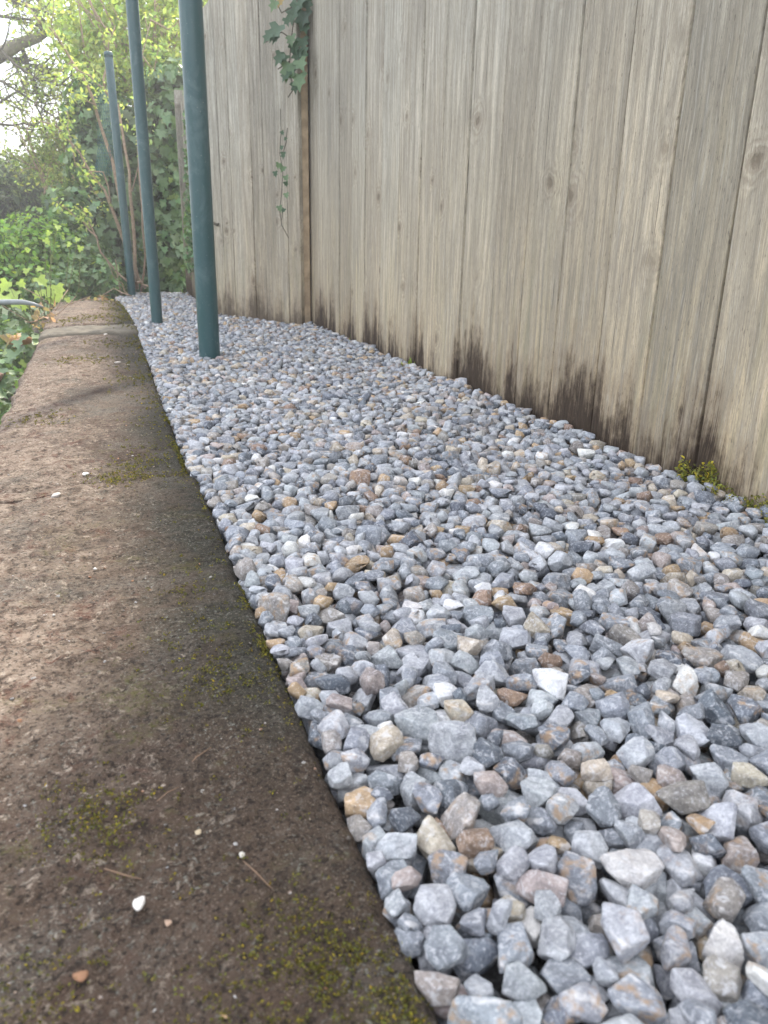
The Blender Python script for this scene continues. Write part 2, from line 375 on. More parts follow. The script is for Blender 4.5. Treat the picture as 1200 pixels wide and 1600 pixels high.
# mossy old concrete of the wall top
def capstone_material():
    m = Mat('mossy_concrete'); g = m.n('NewGeometry').outputs['Position']
    sep = m.n('SeparateXYZ', {'Vector': g}); X, Yw = sep.outputs[0], sep.outputs[1]
    n1 = m.noise(g, 3.2, 5, 0.6, 0.6); n2 = m.noise(g, 13, 5, 0.65, 0.8); n3 = m.noise(g, 62, 5, 0.7, 0.4)
    n4 = m.noise(g, 260, 4, 0.7); n5 = m.noise(m.addvec(g, (5.3, 1.7, 0.2)), 30, 5, 0.7, 1.0); n6 = m.noise(m.addvec(g, (1.3, 8.7, 4.2)), 330, 4, 0.7); n7 = m.noise(m.addvec(g, (2.3, 1.7, 7.2)), 700, 2, 0.6)
    c = m.mix(m.ramp(n2, 0.36, 0.64), (0.060, 0.040, 0.029), (0.125, 0.092, 0.068))
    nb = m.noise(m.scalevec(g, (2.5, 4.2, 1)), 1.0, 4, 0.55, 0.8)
    c = m.mix(m.ramp(nb, 0.42, 0.60, 0.0, 0.45), c, (0.22, 0.17, 0.125))  # lighter and darker bands painted as soft shade across the wall top
    # worn pinkish-buff concrete showing on the outer (left) side
    worn = m.math('ADD', m.ramp(X, 0.06, -0.16, -0.12, 0.26), m.math('ADD', n1, m.math('MULTIPLY', m.math('SUBTRACT', n3, 0.5), 0.35)))
    c = m.mix(m.math('MULTIPLY', m.ramp(worn, 0.52, 0.74), 0.85), c, m.mix(m.ramp(n3, 0.38, 0.60), (0.15, 0.105, 0.078), (0.33, 0.262, 0.205)))
    c = m.mix(m.math('MULTIPLY', m.ramp(n5, 0.54, 0.66), m.ramp(worn, 0.42, 0.65, 0.2, 0.95)), c, (0.105, 0.048, 0.033))
    # greenish-black film along the gravel edge, deepened to paint the fence's shade
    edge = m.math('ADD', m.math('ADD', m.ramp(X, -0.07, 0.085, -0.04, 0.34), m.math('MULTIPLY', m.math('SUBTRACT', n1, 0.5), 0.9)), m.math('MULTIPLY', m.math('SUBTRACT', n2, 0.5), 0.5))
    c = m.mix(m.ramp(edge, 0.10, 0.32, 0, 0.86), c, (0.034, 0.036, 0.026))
    near_shade = m.math('ADD', m.ramp(Yw, 0.56, 0.30, 0.0, 0.62), m.math('ADD', m.math('SUBTRACT', n2, 0.5), m.math('SUBTRACT', n1, 0.5)))  # near end painted darker, standing in for shade on the wall top
    c = m.mix(m.ramp(near_shade, 0.10, 0.40, 0, 0.72), c, m.mix(n3, (0.040, 0.028, 0.020), (0.125, 0.082, 0.058)))
    # grey bare patch by the joint
    c = m.mix(m.math('MULTIPLY', m.ramp(n1, 0.52, 0.40), m.ramp(n2, 0.44, 0.62, 0, 0.5)), c, (0.11, 0.108, 0.097))
    # pale lichen, rusty crumbs, dark pits
    c = m.mix(m.math('MULTIPLY', m.ramp(n6, 0.56, 0.66), m.ramp(n2, 0.42, 0.6, 0.12, 0.75)), c, (0.27, 0.28, 0.24))
    c = m.mix(m.math('MULTIPLY', m.ramp(n7, 0.60, 0.68), 0.6), c, (0.30, 0.24, 0.18))
    c = m.mix(m.math('MULTIPLY', m.ramp(m.noise(m.addvec(g, (4.1, 2.2, 9.3)), 105, 6, 0.75, 0.5), 0.57, 0.63), m.ramp(worn, 0.40, 0.62, 0.08, 0.85)), c, (0.40, 0.335, 0.265))
    c = m.mix(m.ramp(n4, 0.48, 0.38, 0, 0.8), c, (0.018, 0.014, 0.011))
    c = m.mix(m.ramp(n3, 0.44, 0.33, 0, 0.6), c, (0.024, 0.019, 0.015))
    # yellow-green moss film
    moss = m.math('MULTIPLY', m.math('MULTIPLY', m.ramp(m.noise(m.addvec(g, (9.1, 3.3, 1.1)), 9, 6, 0.75, 0.7), 0.55, 0.66), m.ramp(n3, 0.44, 0.56)), m.ramp(n6, 0.42, 0.58))
    c = m.mix(m.math('MULTIPLY', moss, 0.7), c, (0.10, 0.095, 0.024))
    h = m.math('ADD', m.math('ADD', m.math('MULTIPLY', n3, 1.3), m.math('MULTIPLY', n4, 0.7)), m.math('MULTIPLY', n5, 1.2))
    return m.done(m.principled(c, 0.92, m.bump(h, 1.0, 0.006), 0.18))
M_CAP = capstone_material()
M_CONC = simple_mat('plain_concrete', (0.17, 0.15, 0.115), 0.95, 26, 0.45, 0.7, 0.004)

# ------------------------------------------------------------------ ground
def grid_mesh(name, x0, x1, y0, y1, nx, ny, zf, yw=None):
    xs = np.linspace(x0, x1, nx + 1); ys = np.linspace(y0, y1, ny + 1) if yw is None else yw
    ny = len(ys) - 1
    Xg, Yg = np.meshgrid(xs, ys, indexing='ij'); Zg = zf(Xg, Yg)
    V = np.stack([Xg, Yg, Zg], -1).reshape(-1, 3)
    i = np.arange(nx)[:, None] * (ny + 1) + np.arange(ny)[None]
    Fc = np.stack([i, i + ny + 1, i + ny + 2, i + 1], -1).reshape(-1, 4)
    return V, Fc

def P2(X, Y): return np.stack([X, Y], -1)
def terrain_z(X, Y):
    lower = -0.50 + 0.05 * vnoise(P2(X, Y), 1.3, 3)
    bank = np.clip((Y - 4.35) / 0.5, 0, 1) * np.clip((X + 0.75) / 0.5, 0, 1)      # soil banks up behind the wall's end
    bank = np.maximum(bank, np.clip((X - 0.02) / 0.05, 0, 1))
    z = lower * (1 - bank) + (-0.06 + 0.01 * vnoise(P2(X, Y), 5, 4)) * bank
    return z
V, Fc = grid_mesh('g', -3, 3, -1.2, 8, 120, 180, terrain_z)
tag(mesh_obj('soil_bank', np_mesh('soil_bank', V, Fc), M_SOIL), 'bare brown garden soil around the wall and hedge', kind='structure')
V, Fc = grid_mesh('g', -70, 70, -70, 70, 20, 20, lambda X, Y: X * 0 - 0.62)
M_LAWN = simple_mat('ground_grass', (0.07, 0.11, 0.035), 0.95, 6, 0.5, 0.5, 0.05)
tag(mesh_obj('ground', np_mesh('ground', V, Fc), M_LAWN), 'grassy ground of the garden reaching into the distance', kind='structure')

# ------------------------------------------------------------------ gravel
def ledge_right(y):
    return np.interp(y, [-1, 0.22, 0.5, 1.10, 1.11, 1.8, 3.1, 4.0, 4.6], [0.112, 0.110, 0.103, 0.095, 0.088, 0.086, 0.084, 0.062, 0.035])
def ledge_left(y):
    return np.interp(y, [-1, 1.65, 2.15, 3.0, 4.0, 4.6], [-0.222, -0.226, -0.237, -0.252, -0.272, -0.27])
FX = 0.785                                        # face of the long fence
POSTS = [(0.258, 2.313, 0.030), (0.171, 3.369, 0.0225), (0.122, 5.0, 0.0225)]
PA, PB = np.array([0.737, 3.20]), np.array([0.459, 3.728])     # second panel, turned inwards
OLD_A, OLD_B = np.array([0.478, 3.76]), np.array([0.492, 5.22])

# stone shapes: rounded convex polyhedra
def icosphere(sub):
    import bmesh
    bm = bmesh.new(); bmesh.ops.create_icosphere(bm, subdivisions=sub, radius=1)
    V = np.array([v.co[:] for v in bm.verts]); Fc = np.array([[v.index for v in f.verts] for f in bm.faces]); bm.free()
    V /= np.linalg.norm(V, axis=1)[:, None]
    return V, Fc
ICO = {s: icosphere(s) for s in (2, 3, 4, 5)}
NSH = 64
SHAPES = []
for k in range(NSH):
    n = int(rng.integers(8, 15))
    ga = math.pi * (3 - math.sqrt(5)); i = np.arange(n) + 0.5
    zz = 1 - 2 * i / n; th = ga * i + rng.uniform(0, 6.28)
    N = np.stack([np.sqrt(1 - zz ** 2) * np.cos(th), np.sqrt(1 - zz ** 2) * np.sin(th), zz], 1) + rng.normal(0, 0.34, (n, 3))
    N /= np.linalg.norm(N, axis=1)[:, None]
    ax = np.array([1.0, rng.uniform(0.60, 0.92), rng.uniform(0.38, 0.64)])
    D = np.linalg.norm(N * ax, axis=1) * rng.uniform(0.66, 1.0, n)
    # keep the cut corners inside the ellipsoid's box
    N = np.vstack([N, [[1, 0, 0], [-1, 0, 0], [0, 1, 0], [0, -1, 0], [0, 0, 1], [0, 0, -1]]]); D = np.append(D, [ax[0]] * 2 + [ax[1]] * 2 + [ax[2] * 0.95] * 2)
    Q = np.linalg.qr(rng.normal(size=(3, 3)))[0] if rng.random() < 0.25 else np.eye(3)
    SHAPES.append((N, D, rng.uniform(34, 90)))
def stone_verts(k, sub):
    N, D, p = SHAPES[k]; U = ICO[sub][0]
    t = np.clip(U @ N.T, 0, None) / D[None]
    r = (t ** p).sum(1) ** (-1 / p)
    Vv = U * r[:, None]
    if sub >= 3:
        rough = 0.030 * vnoise(Vv + k * 3.1, 2.2, k) + 0.018 * vnoise(Vv + k * 1.7, 6.5, k + 5)
        if sub >= 4: rough = rough + 0.007 * vnoise(Vv + k, 15, k + 9)
        Vv = Vv * (1 + rough)[:, None]
    return Vv

def poly_stone(k, bevel):
    import bmesh
    N, D, p = SHAPES[k]
    bm = bmesh.new(); bmesh.ops.create_cube(bm, size=4)
    for n_, d_ in zip(N, D):
        g_ = bm.verts[:] + bm.edges[:] + bm.faces[:]
        res = bmesh.ops.bisect_plane(bm, geom=g_, plane_co=n_ * d_, plane_no=n_, clear_outer=True, dist=1e-5)
        cut = [e for e in res['geom_cut'] if isinstance(e, bmesh.types.BMEdge)]
        if len(cut) > 2: bmesh.ops.contextual_create(bm, geom=cut)
    bmesh.ops.remove_doubles(bm, verts=bm.verts[:], dist=0.05)
    bmesh.ops.dissolve_degenerate(bm, dist=0.02, edges=bm.edges[:])
    if bevel:
        bmesh.ops.bevel(bm, geom=bm.edges[:], offset=0.055, segments=1, profile=0.5, affect='EDGES')
    bmesh.ops.triangulate(bm, faces=bm.faces[:])
    bmesh.ops.recalc_face_normals(bm, faces=bm.faces[:])
    bm.verts.index_update()
    V = np.array([v.co[:] for v in bm.verts]); Fc = np.array([[v.index for v in f.verts] for f in bm.faces]); bm.free()
    V = V * (1 + 0.03 * vnoise(V + k * 3.1, 2.2, k))[:, None]
    return V, Fc
POLY = {}
def poly(k, bevel):
    if (k, bevel) not in POLY: POLY[(k, bevel)] = poly_stone(k, bevel)
    return POLY[(k, bevel)]
def rot_mat(ax, ang):
    return np.array(Matrix.Rotation(ang, 3, Vector(ax)))
RES = 0.002
TPL = []
for t in range(520):
    k = int(rng.integers(NSH)); N, D, p = SHAPES[k]
    s = float(np.clip(rng.lognormal(math.log(0.0121), 0.19), 0.0072, 0.0175))
    tilt = rng.normal(0, 0.33); ta = rng.uniform(0, 6.283)
    R = rot_mat((math.cos(ta), math.sin(ta), 0), tilt) @ rot_mat((0, 0, 1), rng.uniform(0, 6.283))
    if rng.random() < 0.12: R = R @ rot_mat((0, 1, 0), rng.uniform(0.6, 1.5))
    Nn = N @ R.T; Dd = D * s
    h = int(math.ceil(s * 1.05 / RES)); g = np.arange(-h, h + 1) * RES
    GX, GY = np.meshgrid(g, g, indexing='ij')
    top = np.full(GX.shape, 1.0); bot = np.full(GX.shape, -1.0)
    for (a, b, c), d in zip(Nn, Dd):
        if abs(c) < 1e-3:
            bad = a * GX + b * GY > d; top[bad] = -1; bot[bad] = 1; continue
        z = (d - a * GX - b * GY) / c
        if c > 0: top = np.minimum(top, z)
        else: bot = np.maximum(bot, z)
    inside = top > bot + 0.001
    ix = np.where(inside.any(1))[0]; iy = np.where(inside.any(0))[0]
    sl = (slice(ix[0], ix[-1] + 1), slice(iy[0], iy[-1] + 1))
    TPL.append(dict(k=k, s=s, R=R, top=np.where(inside, top, -9.0)[sl], botm=np.where(inside, -bot, -9.0)[sl], ins=inside[sl],
                    ox=ix[0] - h, oy=iy[0] - h))
GX0, GY0 = 0.02, -0.12
NXC, NYC = int((0.82 - GX0) / RES), int((5.45 - GY0) / RES)
xc = GX0 + (np.arange(NXC) + 0.5) * RES; yc = GY0 + (np.arange(NYC) + 0.5) * RES
XX, YY = np.meshgrid(xc, yc, indexing='ij')
def right_limit(y):
    y = np.asarray(y, float)
    r = np.where(y < 3.2, FX - 0.004, np.interp(y, [3.2, 3.728], [PA[0], PB[0]]) - 0.006)
    return np.where(y > 3.74, 0.472, r)
FLOOR = -0.031
Hm = FLOOR + 0.003 * vnoise(P2(XX, YY), 40, 2)
Hm[(XX < ledge_right(YY) - 0.004) & (YY < 4.55)] = 9.0
Hm[XX > right_limit(YY)] = 9.0
far_lim = 5.30 + 0.05 * vnoise(P2(XX, YY), 6, 8) - np.clip(0.16 - XX, 0, 1) * 3.0
Hm[YY > far_lim] = 9.0
for (px_, py_, pr_) in POSTS: Hm[(XX - px_) ** 2 + (YY - py_) ** 2 < (pr_ + 0.001) ** 2] = 9.0
IDm = np.full(Hm.shape, -1, dtype=np.int32)
small = [i for i, T in enumerate(TPL) if T['s'] < 0.0108]
surf = 0.004 * vnoise(P2(XX, YY), 5, 1) + 0.003 * vnoise(P2(XX, YY), 16, 6) + 0.010 * np.clip((XX - 0.70) / 0.085, 0, 1)
stones = []       # (template, x, y, z)
rows = np.array([(Hm[:, j] < 1).sum() for j in range(NYC)], float); cum = np.cumsum(rows) / rows.sum()
TRIES = 40000
for it in range(TRIES):
    ti = int(rng.integers(len(TPL))) if it < 32000 else small[int(rng.integers(len(small)))]; T = TPL[ti]; sx, sy = T['top'].shape
    j = int(np.searchsorted(cum, rng.random()))
    free = np.where(Hm[:, min(j, NYC - 1)] < 1)[0]
    if len(free) == 0: continue
    i = int(free[rng.integers(len(free))])
    edge = it > 36500
    if edge: i = int(free[rng.integers(min(9, len(free)))])
    best = None
    for c in range(9):
        ci = i + int(rng.integers(-11, 12)) + T['ox']; cj = j + int(rng.integers(-10, 11)) + T['oy']
        if ci < 0 or cj < 0 or ci + sx > NXC or cj + sy > NYC: continue
        z = float((Hm[ci:ci + sx, cj:cj + sy] + T['botm']).max()) - 0.0030
        if best is None or z < best[0]: best = (z, ci, cj)
    if best is None: continue
    z, ci, cj = best
    mi, mj = min(ci - T['ox'], NXC - 1), min(cj - T['oy'], NYC - 1)
    if z > 0.5 or z > (0.0005 if it < 32000 else (-0.001 if edge else -0.004)) + surf[mi, mj]: continue
    w = Hm[ci:ci + sx, cj:cj + sy]; t = T['top'] + z; msk = t > w
    w[msk] = t[msk]; IDm[ci:ci + sx, cj:cj + sy][msk] = len(stones)
    stones.append((ti, GX0 + (ci - T['ox'] + 0.5) * RES, GY0 + (cj - T['oy'] + 0.5) * RES, z))
seen = np.bincount(IDm[IDm >= 0].ravel(), minlength=len(stones))
print('stones', len(stones), 'seen', (seen > 3).sum())

PALETTE = [((0.45, 0.465, 0.485), 38), ((0.31, 0.33, 0.36), 26), ((0.17, 0.19, 0.22), 9), ((0.36, 0.33, 0.30), 10), ((0.50, 0.36, 0.22), 4),
           ((0.80, 0.78, 0.74), 4), ((0.46, 0.39, 0.36), 4), ((0.32, 0.22, 0.16), 2), ((0.56, 0.49, 0.39), 6)]
PW = np.array([w for _, w in PALETTE], float); PW /= PW.sum()
def stone_tint(n):
    c = np.array([p for p, _ in PALETTE])[rng.choice(len(PALETTE), n, p=PW)]
    c = c * rng.uniform(0.84, 1.2, (n, 1)) * rng.uniform(0.982, 1.018, (n, 3))
    return np.hstack([np.clip(c, 0, 0.85), rng.random((n, 1))])
TINT = stone_tint(len(stones))

V, Fc = grid_mesh('g', 0.02, 0.80, -0.15, 5.6, 30, 200, lambda X, Y: FLOOR - 0.004 + 0.002 * vnoise(P2(X, Y), 30, 2))
bed = tag(mesh_obj('gravel_bed', np_mesh('gravel_bed', V, Fc), M_GRIT), 'strip of loose blue grey gravel between the mossy wall and the fence', kind='structure')
# which 300 stones show largest
S = np.array([(s[1], s[2], s[3]) for s in stones]); sizes = np.array([TPL[s[0]]['s'] for s in stones])
cp = (S - EYE) @ RC
pxs = cp[:, 0] / cp[:, 2] * F + 600; pys = cp[:, 1] / cp[:, 2] * F + 800
inframe = (cp[:, 2] > 0.1) & (pxs > -20) & (pxs < 1220) & (pys < 1625) & (pys > 0)
score = np.where(inframe, np.sqrt(seen) * RES / np.maximum(cp[:, 2], 0.1), 0)
order = np.argsort(-score)[:300]; single = set(order.tolist())
hi = {}
for idx in order:
    ti, x, y, z = stones[idx]; T = TPL[ti]; k = T['k']
    if k not in hi: hi[k] = np_mesh('stone', stone_verts(k, 5), ICO[5][1])
    o = mesh_obj('stone', hi[k], M_STONE_OBJ, bed)
    o.matrix_local = Matrix.Translation((x, y, z)) @ Matrix([list(r) for r in T['R'] * T['s']]).to_4x4()
    o.color = tuple(float(v) for v in TINT[idx])
# the rest in one part, finer where nearer
VV, FF, TT = [], [], []; off = 0
cache = {}
for idx, (ti, x, y, z) in enumerate(stones):
    if idx in single: continue
    if seen[idx] < 4 and z < -0.008: continue
    T = TPL[ti]
    sub = y < 1.9
    PV, PF = poly(T['k'], sub)
    key = (ti, sub)
    if key not in cache: cache[key] = (PV * T['s']) @ T['R'].T
    Vs = cache[key] + np.array([x, y, z]); VV.append(Vs); FF.append(PF + off); off += len(Vs)
    TT.append(np.repeat(TINT[idx:idx + 1], len(Vs), axis=0))
mass = np_mesh('stones', np.vstack(VV), np.vstack(FF), False, np.vstack(TT))
print('mass tris', len(mass.polygons))
o = mesh_obj('stones', mass, M_STONE_MASS, bed); tag(o, kind='stuff')

# ------------------------------------------------------------------ garden wall with its capstones
wall = empty('garden_wall', (0, 0, 0), label='low old garden wall with brown mossy concrete top beside the gravel', cat='wall')
def cap_mesh(y0, y1, ztop, thick, seed, step, dl=0.0, dr=0.0):
    ys = np.arange(y0, y1 + 1e-6, step); nx = int(0.34 / max(step, 0.003))
    u = np.linspace(0, 1, nx + 1)
    U, Yg = np.meshgrid(u, ys, indexing='ij')
    wob = 0.0012 * vnoise(P2(Yg, Yg * 0 + seed), 24, seed) + 0.0012 * vnoise(P2(Yg, Yg * 0 + seed), 90, seed + 1)
    L = ledge_left(Yg) + dl + 3 * wob; Rr = ledge_right(Yg) + dr + wob
    X = L + (Rr - L) * U
    e = np.minimum(X - L, Rr - X); ee = np.minimum(Yg - ys[0], ys[-1] - Yg)
    rnd = -0.010 * np.exp(-e / 0.006) - 0.010 * np.exp(-ee / 0.006)
    chips = -0.012 * np.clip(vnoise(P2(X, Yg), 38, seed + 3) - 0.35, 0, 1) * np.exp(-e / 0.012)
    camber = -0.012 * (2 * U - 1) ** 2 * (U < 0.5)
    Z = ztop + camber + rnd + chips + 0.0035 * vnoise(P2(X, Yg), 9, seed) + 0.0016 * vnoise(P2(X, Yg), 34, seed + 2) + 0.0016 * vnoise(P2(X, Yg), 95, seed + 5) + 0.0011 * vnoise(P2(X, Yg), 210, seed + 6)
    V = np.stack([X, Yg, Z], -1).reshape(-1, 3); ny = len(ys) - 1
    i = np.arange(nx)[:, None] * (ny + 1) + np.arange(ny)[None]
    Fq = np.stack([i, i + ny + 1, i + ny + 2, i + 1], -1).reshape(-1, 4).tolist()
    # skirt down all round
    ring = [a * (ny + 1) for a in range(nx + 1)] + [nx * (ny + 1) + b for b in range(1, ny + 1)] + [a * (ny + 1) + ny for a in range(nx - 1, -1, -1)] + [b for b in range(ny - 1, 0, -1)]
    base = len(V); Vb = V[ring].copy(); Vb[:, 2] = ztop - thick
    V = np.vstack([V, Vb]); n = len(ring)
    for a in range(n):
        b = (a + 1) % n; Fq.append([ring[b], ring[a], base + a, base + b])
    return np_mesh('capstone', V, np.array(Fq), True)
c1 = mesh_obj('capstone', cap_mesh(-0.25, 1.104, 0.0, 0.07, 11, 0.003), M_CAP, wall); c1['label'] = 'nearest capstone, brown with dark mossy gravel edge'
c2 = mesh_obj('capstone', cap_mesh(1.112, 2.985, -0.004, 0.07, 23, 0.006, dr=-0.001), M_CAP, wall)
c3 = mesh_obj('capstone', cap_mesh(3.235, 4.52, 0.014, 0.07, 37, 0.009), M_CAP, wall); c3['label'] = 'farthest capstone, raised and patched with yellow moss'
mo = mesh_obj('mortar_joint', cap_mesh(2.987, 3.233, 0.008, 0.06, 41, 0.006), M_CONC, wall); mo['label'] = 'pale bare mortar band between capstones'
mb = MB(); mb.add(*[[(-0.245, -0.25, -0.62), (0.085, -0.25, -0.62), (0.070, 3.1, -0.62), (-0.262, 3.1, -0.62), (-0.205, -0.25, -0.068), (0.085, -0.25, -0.068), (0.070, 3.1, -0.068), (-0.240, 3.1, -0.068)],
        [(0, 3, 2, 1), (4, 5, 6, 7), (0, 1, 5, 4), (1, 2, 6, 5), (2, 3, 7, 6), (3, 0, 4, 7)]])
mb.add(*[[(-0.262, 3.102, -0.62), (0.070, 3.102, -0.62), (0.02, 4.50, -0.62), (-0.255, 4.50, -0.62), (-0.240, 3.102, -0.068), (0.070, 3.102, -0.068), (0.02, 4.50, -0.068), (-0.250, 4.50, -0.068)],
        [(0, 3, 2, 1), (4, 5, 6, 7), (0, 1, 5, 4), (1, 2, 6, 5), (2, 3, 7, 6), (3, 0, 4, 7)]])
mesh_obj('wall_body', mb.mesh('wall_body', False), M_CONC, wall)
def cap_z(x, y): return 0.0 if y < 1.108 else -0.004 if y < 2.98 else 0.010 if y < 3.23 else 0.014
mb = MB(); mb.box((-0.12, 4.53, -0.12), (0.11, 4.70, -0.004))
o = mesh_obj('stone_slab', mb.mesh('stone_slab', False), simple_mat('dark_slab', (0.12, 0.12, 0.115), 0.9, 40))
tag(o, 'small dark grey slab at the far end of the wall', 'slab')
bv = o.modifiers.new('b', 'BEVEL'); bv.width = 0.012; bv.segments = 2

# ------------------------------------------------------------------ leaf shapes
def leaf_ivy():
    pts = [(0, 0, 0), (0.30, -0.12, .02), (0.52, 0.10, .03), (0.30, 0.28, 0.0), (0.42, 0.58, .02), (0.16, 0.62, 0.0), (0, 1.0, -.07), (-0.16, 0.62, 0.0), (-0.42, 0.58, .02), (-0.30, 0.28, 0.0), (-0.52, 0.10, .03), (-0.30, -0.12, .02), (0, 0.34, -0.06)]
    V = np.array(pts); V[:, 2] += 0.18 * np.abs(V[:, 0]) ** 1.3
    return V, np.array([(12, i, (i + 1) % 12) for i in range(12)])
def leaf_oval():
    V = np.array([(0, 0, 0), (0.24, 0.28, .06), (0.22, 0.62, .05), (0, 1, -.08), (-0.22, 0.62, .05), (-0.24, 0.28, .06), (0, 0.45, -0.03)])
    return V, np.array([(6, i, (i + 1) % 6) for i in range(6)])
def leaf_thin():
    V = np.array([(0, 0, 0), (0.10, 0.45, .02), (0, 1, 0), (-0.10, 0.45, .02)]); return V, np.array([(0, 1, 2), (0, 2, 3)])
def leaf_toothed():
    pts = []
    for i in range(9):
        t = i / 8; w = 0.42 * math.sin(math.pi * min(1, t * 0.95 + 0.03)) ** 0.8 * (1 - 0.25 * t) * (1.0 if i % 2 else 0.72)
        pts.append((w, t, 0.12 * w))
    V = pts + [(-x, y, z) for x, y, z in pts[1:-1]][::-1]; V.append((0, 0.5, -0.05))
    n = len(V) - 1
    return np.array(V), np.array([(n, i, (i + 1) % n) for i in range(n)])
IVY, OVAL, THIN, TOOTH = leaf_ivy(), leaf_oval(), leaf_thin(), leaf_toothed()

def frames(normals, droop=0.6, spin=0.9):
    """rotation matrices: local z = leaf normal, local y = leaf direction (hanging down with spread)"""
    n = normals / (np.linalg.norm(normals, axis=1)[:, None] + 1e-9)
    d = np.tile([0, 0, -droop], (len(n), 1)) + rng.normal(0, spin, (len(n), 3))
    y = d - (d * n).sum(1)[:, None] * n; y /= np.linalg.norm(y, axis=1)[:, None] + 1e-9
    x = np.cross(y, n)
    return np.stack([x, y, n], axis=2)

def leaf_tints(n, lo=0.55, hi=1.35, yellow=0.0):
    b = rng.uniform(lo, hi, (n, 1)); c = np.hstack([b * rng.uniform(0.85, 1.2, (n, 1)), b, b * rng.uniform(0.8, 1.1, (n, 1))])
    if yellow:
        k = rng.random(n) < yellow; c[k] *= np.array([1.9, 1.6, 0.9])
    return np.hstack([c, np.ones((n, 1))])

def blob_points(blobs, n, shell=0.45):
    """points in the outer part of ellipsoids; returns positions and outward normals"""
    vol = np.array([b[3] * b[4] + b[4] * b[5] + b[3] * b[5] for b in blobs]); which = rng.choice(len(blobs), n, p=vol / vol.sum())
    B = np.array(blobs)[which]
    d = rng.normal(size=(n, 3)); d /= np.linalg.norm(d, axis=1)[:, None]
    r = rng.uniform(shell, 1.0, (n, 1)) ** 0.6
    r = r * (1 + 0.16 * vnoise(d * 1.0 + which[:, None] * 2.2, 2.6, 5)[:, None])
    P = B[:, :3] + d * B[:, 3:6] * r
    N = d / B[:, 3:6] * B[:, 3:6].mean(1)[:, None]
    return P, N / (np.linalg.norm(N, axis=1)[:, None] + 1e-9)

def foliage(name, tpl, blobs, n, size, mat, parent=None, shell=0.45, lo=0.55, hi=1.35, yellow=0.0, jitter=0.5, spin=0.8, zmin=None, kind='stuff', up=0.0, keep=None):
    P, N = blob_points(blobs, n, shell)
    N = N + rng.normal(0, jitter, N.shape) + np.array([0, 0, up])
    ok = np.ones(n, bool)
    if zmin is not None: ok &= P[:, 2] > zmin
    if keep is not None: ok &= keep(P)
    P, N = P[ok], N[ok]
    M = frames(N, 0.7, spin) * (size * rng.uniform(0.6, 1.25, len(P)))[:, None, None]
    me = merge(name, tpl[0], tpl[1], M, P, leaf_tints(len(P), lo, hi, yellow))
    o = mesh_obj(name, me, mat, parent)
    if kind: o['kind'] = kind
    return o

# ------------------------------------------------------------------ fences
def board_mesh(width, z0, z1, thick=0.020, ribs=0, seed=0, top=None, tongue=True):
    """profile in (x depth, y across); front face towards -x; the back carries a lip under the next board"""
    w = width; r = 0.0030
    pr = [(thick, 0.0), (r, 0.0), (r * 0.3, r * 0.3), (0.0, r)]
    m_ = 6 if not ribs else ribs * 6
    for i in range(1, m_):
        y = r + (w - 2 * r) * i / m_
        dx = 0.0
        if ribs:
            ph = (i / m_ * ribs) % 1.0; dx = 0.0022 * (1 - math.sin(math.pi * ph)) ** 1.5
        pr.append((dx, y))
    pr += [(0.0, w - r), (r * 0.3, w - r * 0.3), (r, w)]
    if tongue: pr += [(thick * 0.55, w), (thick * 0.55, w + 0.012), (thick, w + 0.012)]
    else: pr += [(thick, w)]
    n = len(pr); zs = np.linspace(z0, z1, 22); V = []; Fq = []
    for z in zs:
        bow = 0.0012 * math.sin(z * 2.1 + seed) ; sway = 0.0009 * math.sin(z * 3.3 + seed * 2)
        tw = 0.008 * math.sin(z * 1.3 + seed * 1.7)
        for (x, y) in pr:
            V.append((x + bow + tw * (y - w / 2) + 0.0006 * float(vnoise(np.array([y * 1.0, z]), 30, int(seed) % 7)), y + sway, z if (top is None or z < z1 - 1e-6) else top(y)))
    for a in range(len(zs) - 1):
        for b in range(n):
            b2 = (b + 1) % n; Fq.append((a * n + b, a * n + b2, (a + 1) * n + b2, (a + 1) * n + b))
    Fq.append(tuple(range(n - 1, -1, -1))); Fq.append(tuple((len(zs) - 1) * n + b for b in range(n)))
    mb = MB(); mb.v = V; mb.f = Fq; me = mb.mesh('board', True)
    me.set_sharp_from_angle(angle=math.radians(32))
    return me

long_fence = empty('wooden_fence', (FX, 0, 0), label='tall grey weathered board fence along the right of the gravel with rotten dark board feet', cat='fence')
seams = [-0.30, -0.15, 0.0, 0.15, 0.30, 0.45, 0.595, 0.735, 0.877, 1.014, 1.150, 1.296, 1.436, 1.572, 1.730, 1.876, 2.014, 2.18, 2.335, 2.49, 2.64, 2.79, 2.945, 3.10, 3.245, 3.39]  # last board, hidden behind the panel, is added to block sun in the gap
wide_gap = {0.877: 0.0075, 1.150: 0.0075, 2.79: 0.003, 3.10: 0.003}
for i in range(len(seams) - 1):
    a, b = seams[i], seams[i + 1]
    g = wide_gap.get(b, 0.0022)
    me = board_mesh(b - a - g, -0.07, (2.02 if a < 1.85 else 1.72) + random.uniform(-0.01, 0.01), 0.021, ribs=(2 if a > 2.2 else 0), seed=i * 1.37)  # unseen tops of the nearer boards raised to shape the shade on the wall
    o = mesh_obj('board', me, M_WOOD, long_fence, (random.uniform(-0.0032, 0.0032) if a > 0.3 else 0, a, 0))
for z in (0.35, 1.45):
    mb = MB(); mb.box((0.0245, -0.3, z), (0.062, 3.24, z + 0.07)); mesh_obj('rail', mb.mesh('rail', False), M_WOOD, long_fence)

